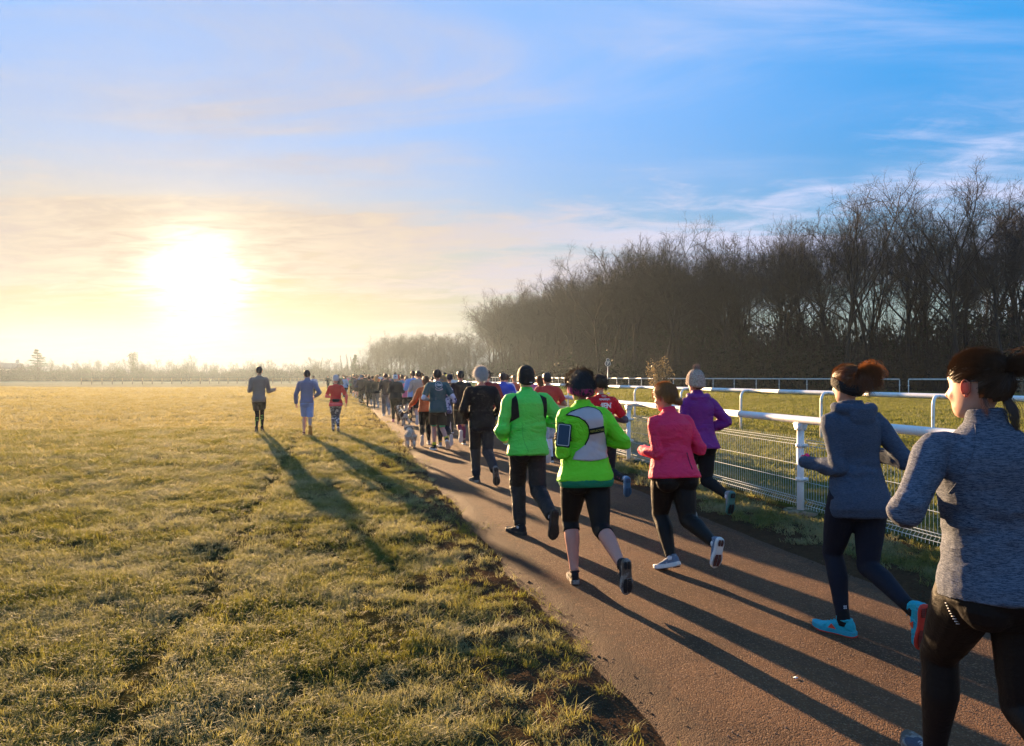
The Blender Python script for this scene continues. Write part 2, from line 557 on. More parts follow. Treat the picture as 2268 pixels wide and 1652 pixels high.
def scatter(name, pts, rotz, scl, protos, label, tilt=None):
    coll = proto_coll(name + '_pieces')
    for o in protos:
        coll.objects.link(o)
    me = bpy.data.meshes.new(name)
    me.vertices.add(len(pts))
    me.vertices.foreach_set('co', np.asarray(pts, np.float32).ravel())
    rot = np.zeros((len(pts), 3), np.float32)
    rot[:, 2] = rotz
    if tilt is not None:
        rot[:, 0] = tilt[0]; rot[:, 1] = tilt[1]
    a = me.attributes.new('rot', 'FLOAT_VECTOR', 'POINT'); a.data.foreach_set('vector', rot.ravel())
    a = me.attributes.new('scl', 'FLOAT', 'POINT'); a.data.foreach_set('value', np.asarray(scl, np.float32))
    a = me.attributes.new('pick', 'INT', 'POINT'); a.data.foreach_set('value', nrng.integers(0, len(protos), len(pts)).astype(np.int32))
    o = link(bpy.data.objects.new(name, me))
    ng = bpy.data.node_groups.new(name + '_scatter', 'GeometryNodeTree')
    ng.interface.new_socket('Geometry', in_out='INPUT', socket_type='NodeSocketGeometry')
    ng.interface.new_socket('Geometry', in_out='OUTPUT', socket_type='NodeSocketGeometry')
    N, L = ng.nodes.new, ng.links.new
    gi, go = N('NodeGroupInput'), N('NodeGroupOutput')
    ci = N('GeometryNodeCollectionInfo')
    ci.inputs['Collection'].default_value = coll
    ci.inputs['Separate Children'].default_value = True
    ci.inputs['Reset Children'].default_value = True
    iop = N('GeometryNodeInstanceOnPoints')
    iop.inputs['Pick Instance'].default_value = True

    def attr(nm, ty):
        nd = N('GeometryNodeInputNamedAttribute'); nd.data_type = ty; nd.inputs['Name'].default_value = nm
        return nd.outputs['Attribute']
    L(gi.outputs[0], iop.inputs['Points']); L(ci.outputs[0], iop.inputs['Instance'])
    L(attr('rot', 'FLOAT_VECTOR'), iop.inputs['Rotation']); L(attr('scl', 'FLOAT'), iop.inputs['Scale'])
    L(attr('pick', 'INT'), iop.inputs['Instance Index'])
    L(iop.outputs[0], go.inputs[0])
    md = o.modifiers.new('scatter', 'NODES'); md.node_group = ng
    return tag(o, label, kind='stuff')


def in_view(X, Y, pad=1.06):
    return (np.abs(X) < (1134.0 / FPX) * Y * pad + 0.4) & (Y > 2.6)


def sample(y0, y1, per_m2, region):
    xm = 0.75 * y1 * 1.07 + 0.5
    n = int((y1 - y0) * 2 * xm * per_m2)
    X = nrng.uniform(-xm, xm, n); Y = nrng.uniform(y0, y1, n)
    s = s_of(X, Y)
    k = in_view(X, Y) & region(s, X, Y)
    return X[k], Y[k]


def field_region(s, X, Y):
    patch = snoise(X, Y, 21, 1.5, 3)
    d = 1.0 - 1.02 * sstep(s + 0.60 * patch, 0.35, 1.75)
    d *= 1 - 0.75 * sstep(-snoise(X, Y, 23, 2.6, 3), 0.10, 0.45) * sstep(s, -3.0, 0.5)
    d *= 0.58 + 0.42 * sstep(snoise(X, Y, 27, 4.5, 2), -0.35, 0.25) + 0.35 * sstep(Y, 8, 16)
    d *= 1 - 0.75 * np.exp(-((s + 1.07 + 0.15 * patch) / 0.13) ** 2)
    return (s < 1.62) & (nrng.random(len(s)) < d)


def verge_region(s, X, Y):
    patch = snoise(X, Y, 22, 1.7, 3)
    d = sstep(s + 0.35 * patch, 4.35, 4.75) * (1 - 0.85 * sstep(s, 5.0, 5.25) * (1 - sstep(s, 5.6, 5.95)))
    return (s > 4.2) & (s < 6.0) & (nrng.random(len(s)) < d * 0.9)


def track_region(s, X, Y):
    return (s >= 5.9)


gm_field = grass_material('frosted_grass', (0.080, 0.122, 0.008), (0.180, 0.172, 0.018), 0.46)
gm_verge = grass_material('verge_grass', (0.055, 0.095, 0.020), (0.105, 0.130, 0.032), 0.45)
gm_track = grass_material('track_grass', (0.055, 0.110, 0.012), (0.105, 0.145, 0.022), 0.20)
field_t = [tuft_mesh('grass_tuft', 26, 0.052, 0.052, 0.0016, 1.7, gm_field, i) for i in range(6)]
verge_t = [tuft_mesh('grass_tuft', 26, 0.060, 0.062, 0.0024, 1.1, gm_verge, 20 + i) for i in range(5)]
track_t = [tuft_mesh('grass_tuft', 22, 0.085, 0.060, 0.0036, 0.9, gm_track, 40 + i) for i in range(5)]


gm_far = grass_material('frosted_glow_grass', (0.25, 0.215, 0.055), (0.38, 0.31, 0.11), 0.65)  # frosted grass made paler: haze and low sun glow put into the colour
far_t = [tuft_mesh('grass_tuft', 20, 0.055, 0.046, 0.0026, 1.5, gm_far, 70 + i) for i in range(5)]


def lay(name, bands, region, protos, label):
    P, S = [], []
    for y0, y1, dens, sc in bands:
        X, Y = sample(y0, y1, dens, region)
        Z = ground_h(X, Y)
        P.append(np.stack([X, Y, Z], -1)); S.append(sc * nrng.uniform(0.65, 1.3, len(X)))
    P = np.concatenate(P); S = np.concatenate(S)
    print(name, len(P))
    ti = nrng.normal(0, 0.22, (2, len(P)))
    return scatter(name, P, nrng.uniform(0, 6.283, len(P)), S, protos, label, ti)


lay('meadow_grass', [(2.6, 6.5, 780, 0.80), (6.5, 12, 360, 1.0), (12, 20, 90, 1.6)], field_region, field_t,
    'frosted yellow green tufted grass of the open meadow')
lay('frosted_meadow', [(9, 14, 50, 1.2), (14, 24, 60, 1.6), (24, 48, 26, 2.2), (48, 95, 6.0, 3.2)], field_region, far_t,
    'frosted grass farther out on the meadow, haze glow painted into its colour')
lay('verge_grass', [(2.6, 8, 420, 1.0), (8, 16, 200, 1.25), (16, 40, 60, 1.8)], verge_region, verge_t,
    'green grass clumps along the foot of the mesh fence')
lay('track_grass', [(4, 10, 230, 1.0), (10, 20, 110, 1.2), (20, 45, 30, 1.7), (45, 75, 6.0, 2.6)], track_region, track_t,
    'bright green racecourse turf between the white rails')


def clod_mesh(name, seed, material, n=1):
    r = random.Random(seed)
    bm = bmesh.new()
    bmesh.ops.create_icosphere(bm, subdivisions=1, radius=0.5)
    for v in bm.verts:
        v.co *= r.uniform(0.6, 1.15)
        v.co.z *= 0.6
    me = bpy.data.meshes.new(name)
    bm.to_mesh(me); bm.free()
    me.materials.append(material)
    return bpy.data.objects.new(name, me)


soil_m = mat('dark_earth', (0.055, 0.034, 0.020), rough=0.95, spec=0.15, nscale=14, namt=0.5)
grit_m = mat('path_grit', (0.20, 0.125, 0.085), rough=0.85, spec=0.3, nscale=6, namt=0.5)


def crumbs(name, n, centre, spread, size, protos, label):
    s = np.concatenate([nrng.normal(c, d, n) for c, d in zip(centre, spread)])
    t = np.concatenate([2.4 + 16 * nrng.random(n) ** 1.7 for _ in centre])
    X, Y = s * PATH_N.x + t * PATH_D.x, s * PATH_N.y + t * PATH_D.y
    k = in_view(X, Y)
    X, Y = X[k], Y[k]
    Z = np.maximum(ground_h(X, Y), path_top(X, Y) - 0.5 * (np.abs(s_of(X, Y) - 2.75) > 1.6))
    sc = np.minimum(size * np.exp(nrng.normal(0, 0.5, len(X))), size * 2.0)
    ti = nrng.uniform(-0.6, 0.6, (2, len(X)))
    return scatter(name, np.stack([X, Y, Z], -1), nrng.uniform(0, 6.283, len(X)), sc, protos, label, ti)


crumbs('earth_crumbs', 4200, (1.15, 4.34), (0.15, 0.14), 0.011, [clod_mesh('clod', i, soil_m) for i in range(4)],
       'crumbs of dark churned earth along both edges of the path')
crumbs('path_grit', 2200, (2.7,), (0.9,), 0.0065, [clod_mesh('grit', 9 + i, grit_m) for i in range(3)], 'loose grit scattered over the path')
# ------------------------------------------------------------------ winter trees
bark_m = mat('bark', (0.030, 0.024, 0.020), rough=0.9, spec=0.15, nscale=3.0, namt=0.4, bump=0.02, bscale=9.0, stretch=(1, 1, 0.2))
twig_m = mat('twigs', (0.034, 0.026, 0.022), rough=0.9, spec=0.15, nscale=0.6, namt=0.3)
ivy_m = mat('ivy_leaves', (0.022, 0.030, 0.013), rough=0.6, spec=0.25, nscale=1.2, namt=0.5, second=(0.034, 0.028, 0.016), sscale=0.7, transl=0.15)
dry_m = mat('dry_bramble', (0.045, 0.034, 0.022), rough=0.9, spec=0.1, nscale=1.0, namt=0.5)
needle_m = mat('cedar_needles', (0.028, 0.042, 0.028), rough=0.7, spec=0.2, nscale=1.0, namt=0.4)


def grow(mb_trunk, mb_crown, p, d, length, rad, level, r, P):
    """one branch and everything that grows from it"""
    segs = (7, 5, 4, 3, 2)[level]
    pts, rads = [p.copy()], [rad]
    cur, dd = p.copy(), d.copy()
    seg = length / segs
    wob = (0.05, 0.13, 0.17, 0.2, 0.22)[level]
    end = rad * (0.42, 0.35, 0.35, 0.35, 0.3)[level]
    for i in range(segs):
        dd = dd + Vector((r.gauss(0, wob), r.gauss(0, wob), r.gauss(0, wob) + P['up'][level]))
        dd.normalize()
        cur = cur + dd * seg
        pts.append(cur.copy())
        rads.append(rad + (end - rad) * (i + 1) / segs)
    if level == 0:
        rads[0] *= 1.5
        mb_trunk.tube(pts, rads, 8, True)
    elif level == 4:
        # a twig: two crossed slivers
        a = dd.cross(Vector((r.uniform(-1, 1), r.uniform(-1, 1), 1)))
        if a.length < 1e-3:
            a = Vector((1, 0, 0))
        a.normalize()
        a *= rad
        mb_crown.add([pts[0] - a, pts[0] + a, pts[1] + a * 0.6, pts[1] - a * 0.6, pts[2]], [(0, 1, 2, 3), (3, 2, 4)])
        return
    else:
        mb_crown.tube(pts, rads, (8, 5, 4, 3)[level], False)
    n = P['n'][level]
    t0 = P['t0'][level]
    az = r.uniform(0, 6.283)
    for i in range(n):
        t = t0 + (1 - t0) * ((i + r.uniform(0.1, 0.9)) / n)
        k = min(int(t * segs), segs - 1)
        q = pts[k].lerp(pts[k + 1], t * segs - k)
        ax = (pts[k + 1] - pts[k]).normalized()
        az += 2.399 + r.uniform(-0.5, 0.5)
        side = ax.cross(Vector((math.cos(az), math.sin(az), 0.13)))
        if side.length < 1e-3:
            continue
        side.normalize()
        ang = R(r.uniform(*P['ang'][level]))
        nd = ax * math.cos(ang) + side * math.sin(ang)
        ln = length * r.uniform(*P['len'][level]) * (1.0 - P['taper'][level] * (t - t0) / (1 - t0 + 1e-6))
        rr = (rads[k] + (rads[k + 1] - rads[k]) * (t * segs - k)) * r.uniform(0.45, 0.68)
        rr = max(rr, P['rmin'][level + 1])
        grow(mb_trunk, mb_crown, q, nd, ln, rr, level + 1, r, P)


WOOD = dict(up=(0.02, 0.08, 0.03, 0.01, 0.0), n=(9, 8, 8, 9), t0=(0.50, 0.28, 0.15, 0.06), ang=((12, 44), (26, 56), (28, 62), (28, 75)),
            len=((0.46, 0.72), (0.34, 0.52), (0.40, 0.62), (0.45, 0.85)), taper=(0.12, 0.35, 0.3, 0.2), rmin=(0.1, 0.05, 0.026, 0.013, 0.008))
DOME = dict(up=(0.02, 0.05, 0.02, 0.01, 0.0), n=(9, 9, 9, 10), t0=(0.58, 0.30, 0.15, 0.06), ang=((14, 58), (24, 54), (28, 60), (28, 75)),
            len=((0.78, 1.05), (0.30, 0.46), (0.40, 0.58), (0.45, 0.85)), taper=(-0.10, 0.30, 0.3, 0.2), rmin=(0.1, 0.05, 0.026, 0.012, 0.007))
EDGE = dict(up=(0.02, 0.05, 0.04, 0.03, 0.02), n=(13, 8, 7, 8), t0=(0.14, 0.20, 0.15, 0.08), ang=((35, 70), (28, 58), (28, 58), (25, 65)),
            len=((0.34, 0.50), (0.42, 0.62), (0.42, 0.62), (0.45, 0.85)), taper=(0.55, 0.3, 0.3, 0.2), rmin=(0.1, 0.05, 0.024, 0.014, 0.010))
FAST = dict(up=(0.03, 0.45, 0.4, 0.3, 0.1), n=(22, 5, 5, 4), t0=(0.06, 0.1, 0.1, 0.1), ang=((12, 24), (12, 26), (20, 40), (20, 50)),
            len=((0.16, 0.28), (0.4, 0.6), (0.45, 0.6), (0.5, 0.8)), taper=(0.5, 0.3, 0.3, 0.2), rmin=(0.1, 0.04, 0.024, 0.016, 0.012))


def tree_pair(seed, P, height=18.5, rad=0.24, lean=0.03):
    r = random.Random(seed)
    tm, cm = MB(), MB()
    grow(tm, cm, Vector((0, 0, -0.3)), Vector((r.gauss(0, lean), r.gauss(0, lean), 1)).normalized(), height, rad, 0, r, P)
    return mesh_data('trunk', tm, bark_m), mesh_data('crown', cm, twig_m)


TOP = {}


def mesh_data(name, mb, material, smooth=True):
    me = bpy.data.meshes.new(name)
    me.from_pydata(mb.v, [], mb.f)
    me.materials.append(material)
    if smooth:
        me.polygons.foreach_set('use_smooth', [True] * len(me.polygons))
    me.update()
    TOP[me.name] = max(v.co.z for v in me.vertices)
    return me


def leaf_cloud(mb, r, centre, radii, n, size, flat=0.0):
    for i in range(n):
        u = Vector((r.gauss(0, 1), r.gauss(0, 1), r.gauss(0, 1))).normalized() * (r.random() ** 0.42)
        p = Vector(centre) + Vector((u.x * radii[0], u.y * radii[1], u.z * radii[2]))
        a = Vector((r.uniform(-1, 1), r.uniform(-1, 1), r.uniform(-1, 1) * (1 - flat))).normalized()
        b = a.cross(Vector((r.uniform(-1, 1), r.uniform(-1, 1), r.uniform(-1, 1)))).normalized()
        s = size * r.uniform(0.5, 1.3)
        mb.add([p - a * s, p + b * s * 0.55, p + a * s, p - b * s * 0.55], [(0, 1, 2, 3)])


def shrub_pair(seed, h=5.0, w=3.0, leaves=1500, material=ivy_m):
    r = random.Random(seed)
    sm, fm = MB(), MB()
    for i in range(26):
        a = r.uniform(0, 6.283)
        b = Vector((math.cos(a) * w * 0.25 * r.random(), math.sin(a) * w * 0.25 * r.random(), -0.1))
        e = Vector((math.cos(a) * w * r.uniform(0.2, 0.8), math.sin(a) * w * r.uniform(0.2, 0.8), h * r.uniform(0.6, 1.12)))
        m = b.lerp(e, 0.5) + Vector((r.gauss(0, 0.3), r.gauss(0, 0.3), 0.3))
        sm.tube([b, m, e], [0.05, 0.032, 0.012], 4, False)
        for k in range(26):
            q = m.lerp(e, r.random())
            d = Vector((r.gauss(0, 1), r.gauss(0, 1), r.gauss(0.6, 0.8))).normalized() * r.uniform(0.4, 1.2)
            sd = d.cross(Vector((0, 0, 1)))
            sd = sd.normalized() * 0.012 if sd.length > 1e-3 else Vector((0.012, 0, 0))
            sm.add([q - sd, q + sd, q + d], [(0, 1, 2)])
    for i in range(9):
        a = r.uniform(0, 6.283)
        q = w * 0.55 * math.sqrt(r.random())
        leaf_cloud(fm, r, (math.cos(a) * q, math.sin(a) * q, h * r.uniform(0.12, 0.62)), (w * 0.42, w * 0.42, h * 0.26), leaves // 9, 0.13)
    return mesh_data('stems', sm, twig_m), mesh_data('foliage', fm, material)


def plant(name, parts, loc, rz, sc, label, cat, group=None, scz=None):
    o = empty(name, loc, rz)
    o.scale = (sc, sc, scz or sc)
    for nm, me in parts:
        link(bpy.data.objects.new(nm, me), o)
    return tag(o, label, cat, group)


def poly_pts(line, step, off, r):
    """points along a polyline, shifted off to its right-hand (far) side"""
    out = []
    carry = 0.0
    for (x0, y0), (x1, y1) in zip(line[:-1], line[1:]):
        L = math.hypot(x1 - x0, y1 - y0)
        nx, ny = (y1 - y0) / L, -(x1 - x0) / L
        d = carry
        while d < L:
            j = r.uniform(-0.35, 0.35) * step
            k = (d + j) / L
            o = off + r.uniform(-1.2, 1.2)
            out.append((x0 + (x1 - x0) * k + nx * o, y0 + (y1 - y0) * k + ny * o))
            d += step
        carry = d - L
    return out


wood_kinds = [tree_pair(100 + i, WOOD, 10.5 + (i % 3) * 0.9, 0.19 + 0.025 * (i % 4), 0.05) for i in range(7)]
dome_kinds = [tree_pair(150 + i, DOME, 8.6 + 0.7 * i, 0.22, 0.05) for i in range(3)]
edge_kinds = [tree_pair(200 + i, EDGE, 15.5 + i, 0.24) for i in range(3)]
poplar = tree_pair(300, FAST, 15, 0.2)
shrubs = [shrub_pair(400 + i, 5.2, 3.0) for i in range(3)]
scrub = [shrub_pair(450 + i, 4.2, 2.6, 700, dry_m) for i in range(2)]
print('tree tris', sum(len(m.polygons) for k in wood_kinds + edge_kinds for m in k))

tr = random.Random(31)
LINE = [(66, 46), (45.8, 62), (24.3, 79), (14.9, 85), (9.2, 103), (-0.4, 138), (-7.5, 176)]


def px_of(x, y):
    return CX + x / y * FPX


def tree_at(kind, x, y, h, label, group, base_h=18.5):
    sc = h / TOP[kind[1].name]
    return plant('bare_tree', [('trunk', kind[0]), ('crown', kind[1])], (x, y, float(ground_h(np.array([x]), np.array([y]))[0])), tr.uniform(0, 6.28), sc, label, 'tree', group)


for row in range(4):
    for x, y in poly_pts(LINE, (3.2, 4.2, 5.2, 6.2)[row], 2.0 + 5.5 * row, tr):
        if not -30 < px_of(x, y) - 1000 < 1420:
            continue
        lab = ['tall bare tree in the front row of the dark wood behind the rails',
               'tall bare tree in the second row of the dark wood',
               'tall bare tree deep inside the dark wood', 'tall bare tree at the back of the dark wood'][row]
        grp = ['front row of the wood', 'second row of the wood', 'inner trees of the wood', 'back trees of the wood'][row]
        tree_at(tr.choice(wood_kinds + dome_kinds), x, y, tr.uniform(17.6, 20.6) + 0.3 * row, lab, grp)
# trees that stand out on the wood's skyline and at its left end
for px, Y, h, k, lab in ((1880, 63.0, 19.6, 0, 'broad domed bare tree standing proud left of the tallest tops of the wood'),
                         (2120, 60.0, 20.6, 3, 'tallest bare tree on the right skyline of the wood'),
                         (2225, 59.0, 20.3, 5, 'tall bare tree at the right edge of the photograph'),
                         (1465, 80.0, 20.0, 2, 'tall bare tree forming a rounded top midway along the wood'),
                         (1330, 92.0, 19.6, 4, 'bare tree whose crown steps up from the lower end of the wood'),
                         (1120, 138.0, 20.0, 1, 'hazy bare tree near the left end of the wood')):
    tree_at(dome_kinds[k % 3], (px - CX) / FPX * Y, Y, h, lab, None)
for px, Y, h, lab in ((1092, 150.0, 17.0, 'low branching bare tree leaning out at the left end of the wood'),
                      (1168, 122.0, 15.5, 'bushy bare tree on the hazy left part of the wood'),
                      (1235, 108.0, 15.0, 'bushy bare tree under the first step of the wood skyline')):
    tree_at(edge_kinds[tr.randrange(3)], (px - CX) / FPX * Y, Y, h, lab, None, 17.0)

# thicket under the wood
for row in range(4):
    for x, y in poly_pts(LINE, (2.2, 2.6, 3.2, 3.4)[row], 0.4 + 5.0 * row, tr):
        if not -30 < px_of(x, y) - 1030 < 1420:
            continue
        k = tr.choice(shrubs + shrubs + scrub) if row else tr.choice(shrubs + scrub)
        h = tr.uniform(0.6, 1.2) + (0.1, 0.6, 1.0, 1.35)[row]
        plant('shrub', [('stems', k[0]), ('foliage', k[1])], (x, y, 0), tr.uniform(0, 6.28), tr.uniform(0.9, 1.25) + 0.12 * row,
              ['dark shrub of the thicket along the front foot of the wood', 'dark shrub in the middle of the thicket under the wood',
               'dark shrub at the back of the thicket under the wood', 'tall dark evergreen shrub behind the thicket, deep in the wood'][row], 'shrub',
              ['front of the thicket', 'middle of the thicket', 'back of the thicket', 'deep evergreens of the wood'][row], scz=h)
k = shrub_pair(470, 4.4, 1.7, 900, mat('pale_leaves', (0.20, 0.15, 0.07), rough=0.5, spec=0.5, nscale=2, namt=0.5, transl=0.4))
plant('shrub', [('stems', k[0]), ('foliage', k[1])], (at(1462, 838, 73).x, 73, 0), 0, 1.0, 'pale leafed sunlit bush at the foot of the wood right of the round number board', 'shrub')

# farther woods and the far side of the meadow
for i in range(40):
    px = 812 + (1060 - 812) * ((i % 20) + tr.uniform(0.1, 0.9)) / 20
    Y = tr.uniform(180, 195) if i < 20 else tr.uniform(200, 225)
    top = 792 - 56 * min(1.0, (px - 795) / 70.0) + tr.uniform(-6, 10)
    h = CAM_H + (HY - top) / FPX * Y
    kd = tr.choice(dome_kinds + edge_kinds)
    tree_at(kd, (px - CX) / FPX * Y, Y, h, ['hazy bare tree of the farther wood beyond the column of runners', 'hazy bare tree at the back of the farther wood'][i // 20],
            ['farther wood front', 'farther wood back'][i // 20])
for i in range(14):
    px, Y = 800 + 21 * i + tr.uniform(-6, 6), tr.uniform(172, 177)
    k = tr.choice(shrubs)
    plant('shrub', [('stems', k[0]), ('foliage', k[1])], ((px - CX) / FPX * Y, Y, 0), tr.uniform(0, 6), tr.uniform(0.8, 1.15),
          'hazy shrub below the farther wood', 'shrub', 'shrubs below the farther wood')
for i in range(64):
    px = -20 + 840 * (i + tr.uniform(0.1, 0.9)) / 64
    Y = tr.uniform(205, 250)
    top = 803 + tr.uniform(-11, 7)
    h = CAM_H + (HY - top) / FPX * Y
    tree_at(tr.choice(edge_kinds + wood_kinds[:3]), (px - CX) / FPX * Y, Y, h, 'misty bare tree along the far side of the meadow', 'far meadow trees', 17.0)
for i in range(96):
    px, Y = -20 + 850 * (i + tr.random()) / 96, tr.uniform(196, 205)
    k = tr.choice(shrubs)
    plant('shrub', [('stems', k[0]), ('foliage', k[1])], ((px - CX) / FPX * Y, Y, 0), tr.uniform(0, 6), tr.uniform(0.8, 1.4),
          'misty shrub along the far side of the meadow', 'shrub', 'far meadow shrubs', scz=tr.uniform(0.55, 0.95))
for px, top, Y, lab in ((690, 789, 190, 'round topped misty bare tree right of the red runner'), (425, 783, 210, 'misty bare tree below the sun rising over the far trees'),
                        (640, 802, 165, 'small round misty bare tree behind the runners on the grass')):
    tree_at(edge_kinds[tr.randrange(3)], (px - CX) / FPX * Y, Y, CAM_H + (HY - top) / FPX * Y, lab, None, 17.0)
for px, top, Y in ((757, 786, 210), (770, 783, 213), (780, 789, 210), (710, 791, 230)):
    plant('poplar_tree', [('trunk', poplar[0]), ('crown', poplar[1])], ((px - CX) / FPX * Y, Y, 0), tr.uniform(0, 6), (CAM_H + (HY - top) / FPX * Y) / TOP[poplar[1].name],
          'thin upright misty poplar beyond the head of the column', 'tree', 'distant poplars')


def conifer(seed, layers, spread, base, lab, px, top, Y, flat):
    r = random.Random(seed)
    tm, cm = MB(), MB()
    H = 15.0
    tm.tube([(0, 0, -0.2), (0.1, 0, H * 0.5), (0, 0, H * 0.98)], [0.35, 0.2, 0.04], 7)
    for i in range(layers):
        z = H * (base + (1 - base) * i / layers)
        w_ = spread * (1 - (i / layers) ** 1.1) + 0.4
        for k in range(6):
            a = r.uniform(0, 6.283)
            l = w_ * r.uniform(0.55, 1.15)
            e = Vector((math.cos(a) * l, math.sin(a) * l, z + r.uniform(-0.3, 0.5)))
            cm.tube([(0, 0, z), e * 0.6 + Vector((0, 0, z * 0.4)), e], [0.07, 0.05, 0.02], 3, False)
            for j in range(4):
                c = Vector((0, 0, z)).lerp(e, 0.4 + 0.2 * j)
                leaf_cloud(cm, r, c, (0.22 * w_ + 0.3, 0.22 * w_ + 0.3, flat), 26, 0.22, 0.6)
    tm, cm = mesh_data('trunk', tm, bark_m), mesh_data('crown', cm, needle_m)
    plant('cedar_tree', [('trunk', tm), ('crown', cm)], ((px - CX) / FPX * Y, Y, 0), 0.4, (CAM_H + (HY - top) / FPX * Y) / H, lab, 'tree')


conifer(5, 10, 4.6, 0.22, 'layered dark cedar rising above the far left trees', 83, 771, 200, 0.25)
conifer(6, 11, 3.4, 0.12, 'dark conifer at the left end of the farther wood', 787, 784, 185, 0.6)
r_ = random.Random(8)
tm, cm = MB(), MB()
tm.tube([(0, 0, -0.2), (0, 0, 9), (0.2, 0, 14)], [0.45, 0.35, 0.15], 7)
for z in range(2, 15):
    leaf_cloud(cm, r_, (r_.gauss(0, 0.2), r_.gauss(0, 0.2), z), (2.5 if z > 6 else 1.8, 2.5 if z > 6 else 1.8, 1.3), 130, 0.30)
tm, cm = mesh_data('trunk', tm, bark_m), mesh_data('crown', cm, ivy_m)
plant('ivy_clad_tree', [('trunk', tm), ('crown', cm)], ((295 - CX) / FPX * 200, 200, 0), 0, (CAM_H + (HY - 779) / FPX * 200) / 15.2,
      'blunt ivy clad tree like a tower left of the sun', 'tree')

# house on the far left behind the trees
hw = mat('pale_render', (0.45, 0.42, 0.38), rough=0.9, spec=0.2, nscale=2, namt=0.15)
hr = mat('roof_slates', (0.12, 0.10, 0.10), rough=0.8, spec=0.3, nscale=5, namt=0.3)
hg = mat('window_glass', (0.03, 0.035, 0.045), rough=0.1, spec=0.6)
HX, HYY = (16 - CX) / FPX * 240, 240
house = empty('house', (HX, HYY, 0), R(20), 0.72)
tag(house, 'misty house with two chimneys at the far left end of the meadow', 'house')
b = MB(); b.box((0, 0, 2.8), (6.0, 3.5, 2.9)); b.build('wall', hw, house, False)
roof = MB()
roof.add([Vector(v) for v in ((-6.4, -4, 5.6), (6.4, -4, 5.6), (6.4, 4, 5.6), (-6.4, 4, 5.6), (-6.4, 0, 8.4), (6.4, 0, 8.4))],
         [(0, 1, 5, 4), (2, 3, 4, 5), (0, 4, 3), (1, 2, 5), (3, 2, 1, 0)])
roof_o = roof.build('roof', hr, house, False)
for cx_ in (-5.2, 4.4):
    b = MB(); b.box((cx_, 0, 8.4), (0.7, 0.45, 1.4)); b.box((cx_, 0, 9.95), (0.8, 0.55, 0.14))
    b.build('chimney', hw, roof_o, False)
for ix in (-4, -1.4, 1.4, 4):
    for iz in (1.5, 4.2):
        b = MB(); b.box((ix, -3.52, iz), (0.5, 0.05, 0.7)); b.build('window', hg, house, False)
# ------------------------------------------------------------------ rails and fences
white_m = mat('white_rail_plastic', (0.74, 0.74, 0.72), rough=0.42, spec=0.5, nscale=9, namt=0.14, second=(0.42, 0.40, 0.30), sscale=3.6, sband=(0.52, 0.76), bump=0.002, bscale=6)
wire_m = mat('white_coated_wire', (0.50, 0.57, 0.57), rough=0.45, spec=0.5, nscale=6, namt=0.1)
bolt_m = mat('galvanised_steel', (0.42, 0.42, 0.42), rough=0.4, metal=0.8, nscale=20, namt=0.2)
pad_m = mat('mossy_concrete', (0.20, 0.165, 0.11), rough=0.95, spec=0.2, second=(0.07, 0.075, 0.03), sscale=7, nscale=20, namt=0.3, bump=0.01, bscale=25)
wood_m = mat('weathered_wood', (0.16, 0.115, 0.07), rough=0.85, spec=0.2, nscale=8, namt=0.4, stretch=(1, 1, 0.15), bump=0.006, bscale=20)
tape_m = mat('dark_netting', (0.05, 0.05, 0.045), rough=0.8, spec=0.2)


def oval_rail(mb, pts, half_w, half_h, n=14):
    """smooth rail of oval section along level points"""
    pts = [Vector(p) for p in pts]
    vs, fs = [], []
    for i, p in enumerate(pts):
        d = (pts[min(i + 1, len(pts) - 1)] - pts[max(i - 1, 0)]).normalized()
        sd = d.cross(Vector((0, 0, 1))).normalized()
        for k in range(n):
            t = 2 * math.pi * k / n
            vs.append(p + sd * (math.cos(t) * half_w) + Vector((0, 0, math.sin(t) * half_h)))
    for i in range(len(pts) - 1):
        for k in range(n):
            fs.append((i * n + k, i * n + (k + 1) % n, (i + 1) * n + (k + 1) % n, (i + 1) * n + k))
    fs.append(tuple(range(n)))
    fs.append(tuple((len(pts) - 1) * n + k for k in range(n - 1, -1, -1)))
    mb.add(vs, fs)


# near fence: rail on posts, mesh panels behind
FS = 5.42
FT0, STEP = 0.0, 2.56
A = G(1779, 1132)
tA = A.dot(PATH_D)
fence = empty('rail_fence', tuple(st(FS, 6.0)))
tag(fence, 'near white rail fence with wire mesh panels along the path', 'fence')


def fpos(t, ds=0.0, z=0.0):
    return st(FS + ds, t, z) - fence.location


